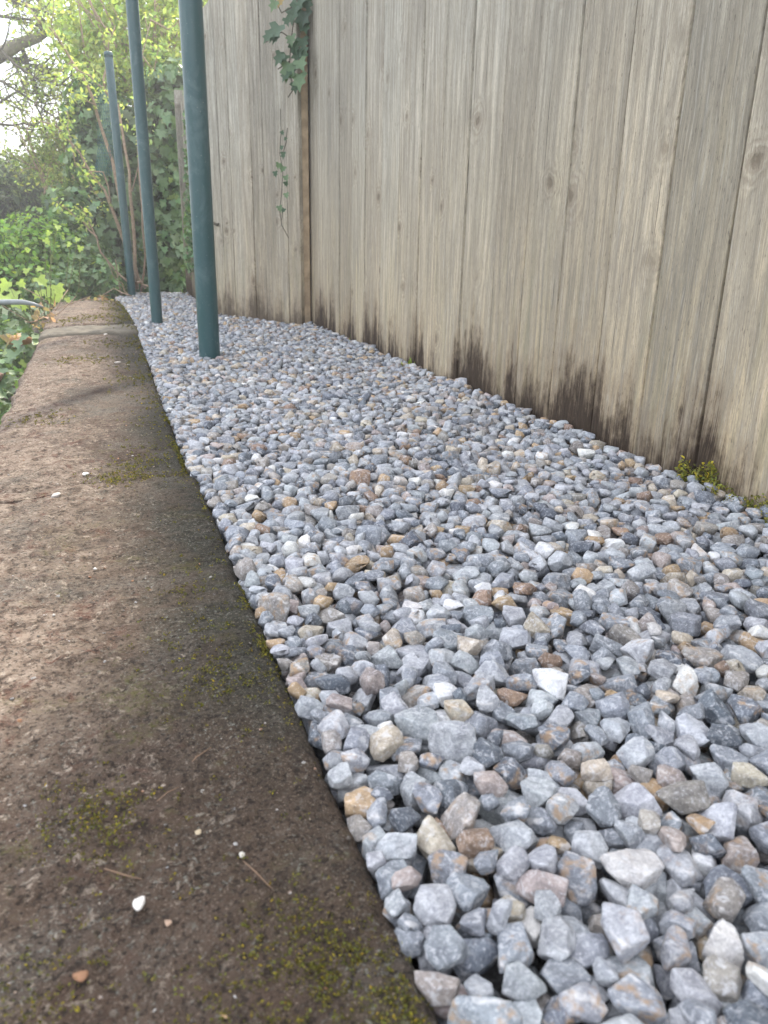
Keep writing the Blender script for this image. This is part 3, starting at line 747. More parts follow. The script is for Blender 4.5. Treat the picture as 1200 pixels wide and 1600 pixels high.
# square post between the panels
pdir = (PB - PA) / np.linalg.norm(PB - PA)
mb = MB(); mb.box((-0.024, -0.024, -0.1), (0.024, 0.024, 1.62))
fp = mesh_obj('fence_post', mb.mesh('fence_post', False), simple_mat('brown_post_wood', (0.50, 0.38, 0.25), 0.85, 25, 0.35), None, (0.755, 3.235, 0)); fp.rotation_euler.z = 0.12
bv = fp.modifiers.new('b', 'BEVEL'); bv.width = 0.004; bv.segments = 3
tag(fp, 'square brown timber post where the two grey fence panels meet', 'fence post')

panel = empty('short_fence', (PA[0], PA[1], 0), label='grey ribbed board fence panel turned inwards behind the thick green post', cat='fence')
ang = math.atan2(pdir[1], pdir[0]) - math.pi / 2
panel.rotation_euler.z = ang
Lp = float(np.linalg.norm(PB - PA)); nb = 8; bwid = Lp / nb
def ptop(yg):                                      # panel top sweeps down to its far end
    t = yg / Lp; return 1.225 + 0.42 * (1 - t) ** 1.2
for i in range(nb):
    y0 = i * bwid
    me = board_mesh(bwid - 0.0012, -0.07, 1.25, 0.018, ribs=2, seed=40 + i * 1.9, top=(lambda y, y0=y0: ptop(min(y0 + y, Lp))), tongue=(i < nb - 1))
    mesh_obj('board', me, M_WOOD_FAR, panel, (random.uniform(-0.001, 0.0015), y0, 0))
for z in (0.3, 1.05):
    mb = MB(); mb.box((0.0205, 0.02, z), (0.05, Lp - 0.02, z + 0.06)); mesh_obj('rail', mb.mesh('rail', False), M_WOOD_FAR, panel)

oldf = empty('old_fence', (OLD_A[0], OLD_A[1], 0), label='old narrow run of pale fence boards overgrown by ivy behind the thick green post', cat='fence')
od = (OLD_B - OLD_A); oldf.rotation_euler.z = math.atan2(od[1], od[0]) - math.pi / 2
Lo = float(np.linalg.norm(od)); nbo = 12
for i in range(nbo):
    w = Lo / nbo
    me = board_mesh(w - 0.004, -0.07, 1.10 + random.uniform(-0.02, 0.02), 0.018, ribs=0, seed=70 + i * 2.3)
    mesh_obj('board', me, M_WOOD_FAR, oldf, (random.uniform(-0.003, 0.003), i * w, 0))
mb = MB(); mb.box((-0.03, Lo + 0.002, -0.07), (0.03, Lo + 0.06, 1.16)); mesh_obj('end_post', mb.mesh('end_post', False), M_WOOD_FAR, oldf)

# ------------------------------------------------------------------ green metal posts
plab = ['thick dark blue green metal post standing nearest in the gravel', 'slim dark green metal post in the gravel behind the thick one', 'short dark green metal post by the ivy with its capped top in view']
for (x, y, r), lab, H, lean in zip(POSTS, plab, (1.34, 1.34, 1.275), ((0, 0), (-0.004, 0), (-0.018, 0))):
    e = empty('metal_post', (x, y, 0), label=lab, cat='post', group='green metal posts standing in the gravel')
    mb = MB(); mb.tube([(lean[0] * t, 0, -0.12 + (H + 0.12) * t) for t in np.linspace(0, 1, 9)], r, 48, cap=False)
    mesh_obj('tube', mb.mesh('tube'), M_POST, e)
    mb = MB(); mb.tube([(lean[0], 0, H - 0.02), (lean[0], 0, H + 0.002), (lean[0], 0, H + 0.007), (lean[0], 0, H + 0.009)], [r + 0.0012, r + 0.0012, r - 0.002, r * 0.6], 40)
    mesh_obj('cap', mb.mesh('cap'), M_POST, e)

# ------------------------------------------------------------------ ivy hanging on the fence post
def ivy_leaf_mesh(mat):
    V = IVY[0].copy(); Fc = IVY[1]
    me = np_mesh('leaf', V, Fc, True, np.tile([1, 1, 1, 1], (len(V), 1))); me.materials.append(mat); return me
LEAF_IVY = ivy_leaf_mesh(M_IVY)
M_IVY_PALE = leaf_material('ivy_leaf_pale', (0.15, 0.25, 0.13), 0.25, 0.45, 0.4)
LEAF_IVY_PALE = ivy_leaf_mesh(M_IVY_PALE)
M_IVY_DEAD = leaf_material('ivy_leaf_yellowed', (0.33, 0.24, 0.10), 0.25, 0.6, 0.3)
LEAF_DEAD = ivy_leaf_mesh(M_IVY_DEAD)
LEAF_SPRING = ivy_leaf_mesh(leaf_material('young_leaf', (0.38, 0.50, 0.13), 0.45, 0.5))
def put_leaf(parent, me, pos, nrm, size, droop=(0, 0, -1), name='leaf'):
    n = Vector(nrm).normalized(); d = Vector(droop); y = (d - d.dot(n) * n).normalized(); x = y.cross(n)
    o = mesh_obj(name, me, None, parent)
    o.matrix_local = Matrix.Translation(Vector(pos) - parent.location) @ Matrix(((x[0], y[0], n[0]), (x[1], y[1], n[1]), (x[2], y[2], n[2]))).to_4x4() @ Matrix.Scale(size, 4)
    return o
LEAF_IVY_PALE = ivy_leaf_mesh(leaf_material('ivy_leaf_on_fence', (0.12, 0.19, 0.10), 0.2, 0.45, 0.4)); LEAF_IVY_HEDGE = LEAF_IVY
LEAF_IVY = ivy_leaf_mesh(leaf_material('ivy_leaf_on_fence_dark', (0.055, 0.10, 0.055), 0.15, 0.45, 0.4))
spray = empty('ivy_spray', tuple(at(445, 40, 3.18)), label='green ivy spray hanging down the gap between the fence panels', cat='ivy')
for (px, py, yy, s, dx, kind) in [(462, -6, 3.17, .085, .2, 0), (470, 24, 3.18, .085, -.1, 0), (430, 46, 3.12, .080, -.5, 0), (449, 62, 3.14, .050, .3, 1), (441, 34, 3.13, .036, .4, 0),
                                   (459, 84, 3.15, .060, .1, 0), (447, 105, 3.12, .078, -.25, 1), (461, 100, 3.10, .062, .5, 1), (462, 122, 3.10, .075, .15, 1), (434, 90, 3.12, .055, -.9, 0),
                                   (441, 92, 3.13, .045, -.7, 0), (452, 74, 3.15, .05, .5, 0), (416, 58, 3.12, .048, -1.0, 0), (424, 8, 3.12, .045, -.5, 1), (433, 4, 3.13, .04, -.3, 2), (466, 66, 3.17, .06, .2, 0),
                                   (455, 136, 3.13, .045, .1, 0), (452, 20, 3.16, .07, .1, 0), (466, 84, 3.14, .06, .3, 0), (452, 112, 3.12, .05, -.2, 0), (444, 118, 3.12, .05, -.5, 0), (472, 4, 3.17, .06, .2, 0), (427, 62, 3.12, .04, -.6, 0), (470, 44, 3.17, .05, .3, 0), (458, 14, 3.15, .06, -.3, 0)]:
    p = at(px + 6, py - 6, yy)
    put_leaf(spray, (LEAF_IVY, LEAF_IVY_PALE, LEAF_DEAD)[kind], p, (-0.5 + random.uniform(-.3, .3), -0.85, random.uniform(0.1, 0.6)), s * 0.9, (dx, 0, -1))
mb = MB()
for pl in ([(470, -30), (462, 10), (455, 60), (452, 100), (458, 140), (450, 152)], [(455, 60), (440, 50), (415, 66)], [(452, 96), (434, 108)], [(458, 10), (440, 20), (430, 0)]):
    mb.tube([at(a, b, 3.16) for a, b in pl], 0.0022, 5)
mb.v = [tuple(np.array(v) - np.array(spray.location)) for v in mb.v]
mesh_obj('stem', mb.mesh('stem'), M_BARK_DARK, spray)

dead = empty('withered_creeper', tuple(at(440, 240, 3.20)), label='thin withered creeper with small dull leaves clinging below the ivy spray', cat='creeper')
mb = MB()
for pl in ([(438, 170), (439, 205), (437, 240), (442, 270), (440, 300), (437, 330), (440, 352), (451, 372)], [(449, 200), (447, 222), (442, 240)], [(442, 330), (440, 344)]):
    mb.tube([at(a, b, 3.175 + 0.004 * random.random()) for a, b in pl], 0.0016, 5)
mb.v = [tuple(np.array(v) - np.array(dead.location)) for v in mb.v]
mesh_obj('stem', mb.mesh('stem'), M_BARK_DARK, dead)
for (px, py, s, k) in [(440, 205, .022, 0), (447, 215, .02, 0), (441, 228, .024, 0), (443, 238, .034, 0), (436, 255, .03, 1), (443, 260, .035, 1), (430, 268, .03, 0), (446, 275, .032, 1), (447, 302, .030, 1), (436, 322, .032, 1), (444, 326, .026, 0), (446, 284, .026, 0)]:
    put_leaf(dead, (LEAF_IVY, LEAF_IVY_PALE)[k], at(px, py, 3.165), (-0.5 + random.uniform(-.4, .4), -0.8, random.uniform(-0.1, 0.5)), s * 0.8, (random.uniform(-.6, .6), 0, -1))
# small broken twig on the panel's far edge
e = empty('twig_stub', tuple(at(334, 350, 3.70)), label='tiny dark twig stub sticking out of the panel edge beside the thick post', cat='twig')
mb = MB(); mb.tube([(-0.02, 0, 0), (0.0, -0.01, 0.003), (0.014, -0.02, -0.004), (0.02, -0.022, 0.004)], [0.004, 0.007, 0.006, 0.002], 7, wob=0.3)
mesh_obj('twig', mb.mesh('twig'), M_BARK_DARK, e)

# ------------------------------------------------------------------ small plants at the fence foot
M_SEDUM = leaf_material('moss_plant_leaf', (0.19, 0.20, 0.05), 0.3, 0.7, 0.2)
M_SEDUM2 = leaf_material('moss_plant_leaf_brown', (0.12, 0.12, 0.035), 0.2, 0.8, 0.2)
def moss_clump(c, rx, rz, n, size, lab, lo=0.5):
    e = empty('moss_plant', c, label=lab, cat='plant', group='mossy plants at the fence foot')
    foliage('sprigs', OVAL, [(rng.uniform(-.2, .2) * rx * .3, rng.uniform(-.9, .9) * rx, rz * rng.uniform(0, .6), rx * 0.25, rx * rng.uniform(.15, .4), rz * rng.uniform(.4, .9)) for _ in range(7)], n, size, M_SEDUM, e, 0.35, lo, 1.4, 0.2, 0.8, 1.4, zmin=-0.01)
    foliage('base', OVAL, [(0.006, -0.01, rz * 0.1, rx * 0.3, rx * 1.1, rz * 0.8)], n // 2, size, M_SEDUM2, e, 0.2, 0.5, 1.1, 0, 0.8, 1.4, zmin=-0.015)
moss_clump((FX - 0.012, 0.858, 0.004), 0.036, 0.034, 430, 0.0062, 'yellow green moss tuft at the gap between the two widest fence boards')
moss_clump((FX - 0.013, 0.752, 0.001), 0.070, 0.022, 560, 0.0050, 'low dark olive moss cushion at the fence foot by the right frame edge', 0.35)

# grass blades
M_BLADE = leaf_material('grass_blade', (0.20, 0.27, 0.05), 0.3, 0.6)
for (px, py, lab, n) in [(547, 535, 'single short grass shoot at the fence foot, the farther one', 3), (650, 572, 'little tuft of grass at the fence foot behind a pale pebble', 9)]:
    c = on_ground(px, py); c[0] = min(c[0], FX - 0.012)
    e = empty('grass_tuft', tuple(c), label=lab, cat='grass')
    Nn = rng.normal(0, 1, (n, 3)); M = frames(Nn, 0, 1)
    d = np.stack([rng.normal(0, 0.35, n), rng.normal(0, 0.35, n), np.ones(n)], 1); d /= np.linalg.norm(d, axis=1)[:, None]
    x = np.cross(d, Nn); x /= np.linalg.norm(x, axis=1)[:, None]; M = np.stack([x, d, np.cross(x, d)], 2) * rng.uniform(0.014, 0.03, n)[:, None, None]
    mesh_obj('blades', merge('blades', THIN[0], THIN[1], M, rng.normal(0, 0.006, (n, 3)) * [1, 1, 0], leaf_tints(n)), M_BLADE, e)

# ------------------------------------------------------------------ vegetation behind
def pxblob(px, py, y, rx, ry, rz): p = at(px, py, y); return (*p, rx, ry, rz)

# ivy hedge
ivy = empty('ivy_hedge', (0.2, 5.6, -0.05), label='dense dark ivy covered hedge closing off the gravel strip', cat='hedge')
def rel(e, blobs): L = e.location; return [(b[0] - L.x, b[1] - L.y, b[2] - L.z, b[3], b[4], b[5]) for b in blobs]
ivyb = [pxblob(255, 400, 5.65, .20, .26, .24), pxblob(260, 300, 5.7, .20, .26, .28), pxblob(262, 210, 5.7, .19, .26, .26), pxblob(270, 140, 5.8, .18, .25, .18),
        pxblob(200, 330, 5.8, .20, .26, .32), pxblob(190, 220, 5.85, .20, .26, .28), pxblob(150, 260, 5.9, .19, .26, .24), pxblob(150, 180, 6.0, .22, .26, .24), pxblob(160, 350, 5.8, .22, .28, .26),
        pxblob(130, 410, 5.6, .22, .34, .20), pxblob(190, 425, 5.75, .22, .24, .18), pxblob(250, 440, 5.7, .22, .22, .15), pxblob(110, 340, 5.8, .18, .3, .2)]
foliage('foliage', IVY, rel(ivy, ivyb), 6800, 0.056, M_IVY, ivy, 0.5, 0.5, 1.5, 0.03, 0.5, 0.55, zmin=0.0)
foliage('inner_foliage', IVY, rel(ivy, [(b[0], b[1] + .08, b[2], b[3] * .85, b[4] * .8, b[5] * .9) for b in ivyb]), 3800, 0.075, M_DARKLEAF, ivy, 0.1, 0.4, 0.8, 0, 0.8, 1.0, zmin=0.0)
# the leaves that can be told apart on the front
P, N = blob_points(ivyb, 1600, 0.96)
okp = N[:, 1] < -0.5; P, N = P[okp][:260], N[okp][:260]
for p, nn in zip(P, N):
    q = nn + rng.normal(0, 0.35, 3)
    put_leaf(ivy, LEAF_IVY_PALE if rng.random() < 0.38 else LEAF_IVY_HEDGE, p + nn * 0.02, q, float(rng.uniform(0.05, 0.075)), tuple(rng.normal(0, 0.5, 3) + [0, 0, -1]))
mb = MB()
for (px, py0, py1) in [(175, 440, 250), (222, 450, 280), (268, 455, 200), (290, 458, 180), (140, 430, 260)]:
    pts = [at(px + random.uniform(-8, 8), py0 + (py1 - py0) * t, 5.75) for t in np.linspace(0, 1, 6)]
    pts[0][2] = -0.06
    mb.tube(pts, [0.014, 0.012, 0.010, 0.009, 0.007, 0.004], 7)
mb.v = [tuple(np.array(v) - np.array(ivy.location)) for v in mb.v]
mesh_obj('stems', mb.mesh('stems'), M_BARK_DARK, ivy)
# ivy leaves climbing the old fence's end
clm = empty('climbing_ivy', tuple(at(300, 300, 4.9)), label='small leaved ivy climbing the old fence boards beside the thick post', cat='ivy')
foliage('foliage', IVY, rel(clm, [pxblob(296, 400 - i * 42, 5.0, .035, .10, .11) for i in range(7)]), 620, 0.030, M_IVY_PALE, clm, 0.3, 0.5, 1.5, 0.06, 0.6, 0.9)

# twiggy shrub: pale bare stems fanning out in front of the ivy
shrub = empty('budding_shrub', (at(205, 455, 5.15)[0], 5.15, -0.04), label='twiggy shrub with pale bare stems and fresh buds behind the short green post', cat='shrub')
stems = [([(208, 452), (196, 380), (172, 318), (150, 280), (125, 240), (88, 196), (60, 190)], 5.2, .011),
         ([(212, 455), (200, 400), (190, 330), (174, 250), (158, 200), (146, 160), (130, 125), (112, 95), (92, 62), (60, 30), (40, 5)], 5.35, .013),
         ([(214, 452), (210, 380), (205, 300), (196, 230), (184, 165), (160, 138), (140, 118), (112, 102)], 5.25, .011),
         ([(160, 138), (166, 110), (172, 70), (180, 40)], 5.25, .007),
         ([(222, 455), (226, 400), (222, 320), (214, 240), (212, 180), (216, 130), (222, 90), (236, 30)], 5.4, .007),
         ([(150, 280), (138, 262), (118, 260), (108, 200), (104, 172)], 5.2, .005),
         ([(172, 318), (162, 268), (138, 268), (137, 285), (162, 320)], 5.1, .005),
         ([(200, 440), (180, 420), (158, 395), (150, 370), (130, 348), (110, 330), (88, 314)], 5.0, .007),
         ([(150, 370), (138, 345), (126, 322)], 5.0, .005),
         ([(190, 462), (184, 430), (180, 405)], 4.95, .005), ([(204, 462), (190, 445), (178, 430), (168, 410)], 4.9, .004),
         ([(206, 462), (178, 452), (160, 462), (150, 472)], 4.8, .004), ([(226, 452), (214, 420), (208, 395)], 5.1, .008), ([(214, 440), (224, 446), (232, 448)], 5.0, .009),
         ([(112, 95), (96, 110), (84, 128)], 5.35, .004), ([(205, 300), (222, 240), (230, 200)], 5.3, .004), ([(236, 30), (262, 44), (282, 30)], 5.4, .006), ([(222, 90), (240, 110), (250, 70)], 5.4, .005),
         ([(92, 62), (80, 40), (84, 0)], 5.35, .005), ([(146, 160), (120, 152), (118, 154)], 5.3, .004)]
tips = []
for pts, yy, r in stems:
    q = [at(a, b, yy + 0.03 * math.sin(i * 1.9)) for i, (a, b) in enumerate(pts)]
    # densify
    qq = []
    for a, b in zip(q[:-1], q[1:]):
        for t in (0, 0.5): qq.append(a + (b - a) * t + rng.normal(0, 0.004, 3))
    qq.append(q[-1]); qq = [p - np.array(shrub.location) for p in qq]
    mb = MB(); mb.tube(qq, [r * (1 - 0.7 * i / len(qq)) for i in range(len(qq))], 7, wob=0.1)
    mesh_obj('stem', mb.mesh('stem'), M_BARK, shrub)
    tips += [tuple(p) for p in qq[len(qq) // 2:]]
bl = [(t[0], t[1], t[2], 0.05, 0.06, 0.05) for t in tips if t[2] > 0.45]
foliage('leaves', OVAL, bl, 900, 0.028, M_SPRING, shrub, 0.2, 0.6, 1.3, 0.0, 0.9, 1.2)

# tall spring-green shrub above the ivy
tall = empty('leafy_shrub', (0.3, 6.2, -0.06), label='tall light green leafy shrub rising above the dark ivy', cat='shrub')
tb = [pxblob(250, 60, 6.2, .32, .3, .24), pxblob(190, 50, 6.3, .3, .3, .26), pxblob(150, 90, 6.2, .26, .3, .20), pxblob(230, -40, 6.4, .4, .35, .3), pxblob(140, 10, 6.4, .28, .3, .22), pxblob(110, 60, 6.3, .16, .25, .16),
      pxblob(285, 20, 6.3, .3, .3, .3), pxblob(180, 120, 6.0, .22, .24, .14), pxblob(255, 100, 5.95, .24, .22, .12)]
foliage('foliage', OVAL, rel(tall, tb), 7600, 0.044, M_SPRING, tall, 0.3, 0.45, 1.3, 0.0, 0.8, 1.2)
mb = MB()
for i in range(26):
    a = at(random.uniform(130, 300), 190, 6.25); b = at(random.uniform(100, 310), random.uniform(-60, 40), 6.25 + random.uniform(-.3, .2))
    mid = (a + b) / 2 + rng.normal(0, 0.06, 3)
    mb.tube([a, mid, b], [0.011, 0.008, 0.003], 6)
for x_ in (0.0, 0.3, 0.55): mb.tube([(x_, 6.3, -0.1), (x_ + .03, 6.28, 0.6), (x_, 6.25, 1.3)], [0.03, 0.025, 0.018], 8)
mb.v = [tuple(np.array(v) - np.array(tall.location)) for v in mb.v]
mesh_obj('branches', mb.mesh('branches'), M_BARK, tall)
# dark evergreen behind it
ev = empty('evergreen_tree', (0.9, 7.6, -0.5), label='dark evergreen tree closing the view behind the light green shrub', cat='tree')
eb = [pxblob(270, -20, 7.6, .55, .4, .6), pxblob(200, 20, 7.6, .42, .4, .5), pxblob(160, 110, 7.4, .32, .4, .4), pxblob(330, 60, 7.6, .6, .4, .8), pxblob(240, 180, 7.5, .6, .4, .7), pxblob(140, 250, 7.3, .35, .4, .5), pxblob(220, -120, 7.8, .5, .4, .5)]
foliage('crown', OVAL, rel(ev, eb), 9000, 0.062, M_DARKLEAF, ev, 0.2, 0.4, 1.3, 0.03, 0.8, 1.2)
mb = MB(); mb.tube([(0, 0, -0.1), (0.02, 0, 1.0), (-0.05, 0.02, 2.2), (-0.1, 0, 3.0)], [0.12, 0.10, 0.07, 0.03], 10); mesh_obj('trunk', mb.mesh('trunk'), M_BARK_DARK, ev)

# bright bramble on the left
br = empty('bramble_bush', tuple(at(60, 470, 5.3)), label='bright green small leaved bramble bush left of the wall end', cat='bush')
bb = [pxblob(50, 400, 5.3, .26, .3, .20), pxblob(-30, 390, 5.2, .26, .3, .22), pxblob(100, 385, 5.5, .18, .3, .16), pxblob(20, 430, 5.1, .26, .3, .13), pxblob(120, 345, 5.9, .18, .25, .2), pxblob(60, 360, 5.6, .22, .3, .14)]
foliage('foliage', TOOTH, rel(br, bb), 3000, 0.036, M_BRIGHT, br, 0.4, 0.5, 1.4, 0.08, 0.6, 1.0, up=0.5)
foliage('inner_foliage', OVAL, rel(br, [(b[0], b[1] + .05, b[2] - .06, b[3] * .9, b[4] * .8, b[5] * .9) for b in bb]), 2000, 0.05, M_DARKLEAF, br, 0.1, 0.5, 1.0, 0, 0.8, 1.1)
# low ivy mound at the wall's end and on the lower ground
md = empty('ivy_mound', (-0.3, 5.0, -0.1), label='low mound of glossy dark ivy spilling over the wall end', cat='ivy')
mbk = [pxblob(140, 425, 5.15, .20, .22, .10), pxblob(165, 445, 5.1, .14, .2, .07), pxblob(110, 440, 5.0, .16, .2, .09), pxblob(80, 450, 4.9, .16, .2, .09), pxblob(120, 400, 5.4, .2, .24, .13), pxblob(95, 470, 4.75, .10, .14, .06), pxblob(150, 465, 5.0, .12, .12, .05)]
foliage('foliage', IVY, rel(md, mbk), 2300, 0.038, M_IVY, md, 0.3, 0.7, 1.7, 0.04, 0.5, 0.7, up=0.5)
gc = empty('ground_ivy', (-0.6, 3.5, -0.45), label='shaded ground ivy on the lower ground left of the wall', cat='ivy', kind='stuff')
gb = [(-0.55 + rng.uniform(-.3, .14), yy + rng.uniform(-.1, .1), -0.33 + 0.085 * max(0, yy - 2.6) + rng.uniform(-.04, .04), .16, .2, .12) for yy in np.arange(1.6, 5.2, 0.13) for _ in range(2)]
foliage('foliage', IVY, rel(gc, gb), 4200, 0.042, M_IVY, gc, 0.3, 0.5, 1.4, 0.03, 0.5, 0.9, up=0.7, keep=lambda P: (P[:, 0] + gc.location.x < -0.29))
# young yellow-green leaves near the wall's left edge
yg = empty('young_seedling', tuple(at(70, 475, 4.3)), label='young plant with big yellow green lobed leaves beside the grey bar', cat='plant')
lp = [(12, 440, .10), (25, 455, .10), (60, 434, .09), (72, 452, .11), (88, 446, .09), (95, 462, .08), (78, 466, .08), (5, 462, .11), (30, 440, .06), (42, 420, .055), (64, 418, .05), (110, 380, .04), (126, 385, .045), (122, 372, .04), (40, 470, .08), (62, 458, .07), (18, 470, .09), (104, 466, .045), (70, 374, .05), (78, 362, .04), (90, 352, .05), (36, 475, .05)]
mb = MB()
for (px, py, s) in lp:
    yy = 4.25 + random.uniform(-0.1, 0.25); p = at(px, py, yy)
    put_leaf(yg, LEAF_SPRING, p, (random.uniform(-.5, .5), -0.8, random.uniform(0.2, 1.0)), s * 0.75, (random.uniform(-.8, .8), 0, -1))
    b0 = at(px * 0.5 + 40, 500, 4.35); q = [b0, (b0 + p) / 2 + rng.normal(0, .02, 3), p]
    mb.tube([v - np.array(yg.location) for v in q], [0.0022, 0.0018, 0.001], 5)
mesh_obj('stems', mb.mesh('stems'), simple_mat('green_stem', (0.22, 0.24, 0.09), 0.7), yg)
# fine green sprig at left-middle
sp2 = empty('leaf_sprig', tuple(at(28, 545, 2.6)), label='small green ivy sprig creeping up the left side of the wall', cat='ivy')
for (px, py, s) in [(28, 538, .05), (22, 556, .055), (34, 548, .04), (2, 582, .07), (4, 600, .06), (40, 530, .035), (-6, 590, .06), (14, 565, .04)]:
    put_leaf(sp2, LEAF_IVY_PALE, at(px, py - 6, 2.55), (-0.3 + random.uniform(-.3, .3), -0.6, 0.8), s * 0.8, (random.uniform(-.6, .6), -.3, -1))
# clipped dark hedge in the middle distance
hd = empty('yew_hedge', (-1.2, 9.2, -0.6), label='dark green clipped hedge in the left distance', cat='hedge')
hb = [pxblob(x_, yv, 9.2, .42, .5, rz) for x_, yv, rz in [(-60, 330, .5), (0, 320, .48), (60, 325, .46), (110, 320, .46), (160, 330, .5), (-20, 290, .34), (50, 290, .30), (100, 285, .34), (0, 400, .5), (80, 400, .5)]]
foliage('foliage', THIN, rel(hd, hb), 16000, 0.075, M_YEW, hd, 0.6, 0.4, 1.5, 0.05, 0.7, 1.0)
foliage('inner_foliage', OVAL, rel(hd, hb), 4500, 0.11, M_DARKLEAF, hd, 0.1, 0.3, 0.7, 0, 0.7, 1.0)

# ------------------------------------------------------------------ tree at the upper left
tree = empty('tree', (-2.6, 7.8, -0.6), label='bare branched tree just coming into leaf, its thick limb reaching in from the left', cat='tree')
TL = np.array(tree.location)
mb = MB(); mb.tube([(0, 0, -0.1), (0.03, 0, 1.2), (0.1, 0.02, 2.4), (0.0, 0, 3.6), (0.1, 0.1, 4.6)], [0.20, 0.17, 0.15, 0.11, 0.06], 12, wob=0.05); mesh_obj('trunk', mb.mesh('trunk'), M_BARK_LIMB, tree)
lm = [TL + np.array([0.1, 0, 2.3]), at(-110, 150, 7.7), at(-40, 108, 7.6), at(0, 86, 7.55), at(30, 68, 7.5), at(58, 60, 7.5), at(84, 44, 7.5), at(112, 20, 7.5)]
mb = MB(); mb.tube([p - TL for p in lm], [.10, .066, .060, .054, .046, .034, .020, .008], 12, wob=0.06); mesh_obj('limb', mb.mesh('limb'), M_BARK_LIMB, tree)
tw = MB(); leaf_at = []
def twig(p, d, length, r, depth):
    n = 4; pts = [p]
    for i in range(n):
        d = d + rng.normal(0, 0.16, 3); d /= np.linalg.norm(d); pts.append(pts[-1] + d * length / n)
    tw.tube([q - TL for q in pts], [r * (1 - 0.55 * i / n) for i in range(n + 1)], 5)
    if depth <= 1: leaf_at.extend(pts[1:])
    if depth > 0:
        for i in range(1, n + 1):
            for _ in range(2 if depth > 1 else 1):
                nd = d + rng.normal(0, 0.65, 3); nd /= np.linalg.norm(nd); twig(pts[i], nd, length * rng.uniform(0.4, 0.65), r * 0.5, depth - 1)
for (a, b, c, d_, r) in [(58, 60, 110, 20, .022), (30, 68, 60, 120, .020), (0, 90, 60, 105, .018), (-20, 20, 60, 40, .016), (-20, 60, 90, 130, .016), (-20, 120, 70, 150, .014), (0, 160, 80, 125, .012), (-20, 190, 60, 210, .012),
                         (60, 105, 100, 130, .02), (-20, -10, 50, 10, .014), (40, -20, 90, 40, .014), (30, 230, 100, 190, .010), (-10, 235, 60, 270, .008), (-30, 150, 30, 165, .012), (20, 10, 100, -10, .012)]:
    p = at(a, b, 7.5); q = at(c, d_, 7.5 + random.uniform(-.4, .4)); v = q - p
    twig(p, v / np.linalg.norm(v), float(np.linalg.norm(v)) * 1.05, r, 2)
mesh_obj('branches', tw.mesh('branches'), M_BARK_DARK, tree)
LA = np.array(leaf_at); LA = LA[rng.integers(0, len(LA), 3600)] + rng.normal(0, 0.035, (3600, 3))
M = frames(rng.normal(0, 1, LA.shape), 0.4, 1.0) * (0.034 * rng.uniform(0.6, 1.3, len(LA)))[:, None, None]
o = mesh_obj('crown', merge('crown', OVAL[0], OVAL[1], M, LA - TL, leaf_tints(len(LA), 0.5, 1.2)), M_SPRING, tree); o['kind'] = 'stuff'
# pale budding bush in the left middle distance
pb = empty('hazel_bush', tuple(at(60, 330, 7.0)), label='hazy olive green budding bush below the tree branches', cat='bush')
foliage('foliage', OVAL, rel(pb, [pxblob(90, 230, 7.0, .22, .25, .2), pxblob(60, 250, 7.2, .22, .25, .16), pxblob(100, 280, 6.8, .2, .25, .2), pxblob(120, 200, 6.9, .12, .2, .14)]), 2400, 0.032, M_SPRING, pb, 0.1, 0.3, 0.9, 0, 0.8, 1.2)
tw = MB(); TL = np.array(pb.location)
for i in range(10):
    p = at(random.uniform(60, 130), 330, 7.0); q = at(random.uniform(20, 130), random.uniform(170, 230), 7.0); v = q - p
    twig(p, v / np.linalg.norm(v), float(np.linalg.norm(v)), .009, 1)
mesh_obj('twigs', tw.mesh('twigs'), M_BARK, pb)

# ------------------------------------------------------------------ odd things
M_WIRE = simple_mat('teal_plastic_wire', (0.02, 0.13, 0.13), 0.4, 40, 0.2, 0.1)
e = empty('wire_netting', tuple(at(150, 210, 5.55)), label='crumpled roll of dark teal wire netting caught in the shrub behind the short post', cat='netting')
mb = MB(); c0 = np.array(e.location)
def net(u, v):
    p = at(142 + 34 * u + 10 * math.sin(v * 3), 145 + 130 * v, 5.42 + 0.10 * math.sin(u * 5 + v * 2)); return p - c0
for k in range(-14, 12):
    for sgn in (1, -1):
        pts = []
        for i in range(15):
            v = i / 14; u = (k / 11.0) + (sgn * v * 1.1) + (0 if sgn > 0 else 1.0)
            if -0.02 <= u <= 1.02: pts.append(net(u, v))
        if len(pts) > 2: mb.tube(pts, 0.0016, 4, cap=False)
mesh_obj('mesh_wires', mb.mesh('mesh_wires'), M_WIRE, e)

e = empty('grey_bar', tuple(at(20, 475, 3.55)), label='curved flat grey bar poking in from the left above the shaded ivy', cat='bar')
pts = [at(a, b, 3.55) - np.array(e.location) for a, b in [(-60, 476), (-20, 473), (10, 472), (35, 472), (52, 475), (68, 480)]]
V, Fq = tube(pts, [.011, .011, .011, .011, .008, .003], 10)
V = [np.array([v[0], v[1] * 1.0, v[2]]) for v in V]
mb = MB(); mb.add(V, Fq); mesh_obj('bar', mb.mesh('bar'), simple_mat('grey_metal', (0.30, 0.33, 0.34), 0.45, 30, 0.2, 0.1), e)

def chunk(name, lab, cat, c, s, col, seed, group=None, flat=0.7):
    k = seed % NSH; Vs = stone_verts(k, 3) * np.array([s, s, s * flat])
    me = np_mesh(name, Vs, ICO[3][1]); 
    o = mesh_obj(name, me, simple_mat(name + '_surface', col, 0.8, 200, 0.3, 0.5, 0.0012), None, tuple(c)); o.rotation_euler.z = seed * 0.7
    return tag(o, lab, cat, group)
chunk('terracotta_shard', 'orange terracotta shard lying by the wall beside the green sprig', 'shard', at(42, 522, 3.0) + np.array([-0.03, 0, -0.02]), 0.050, (0.45, 0.26, 0.12), 5)
chunk('broken_brick', 'broken pinkish brick lump leaning on the left side of the wall', 'brick', at(-6, 572, 2.55) + np.array([-0.03, 0, -0.03]), 0.06, (0.40, 0.27, 0.20), 12)
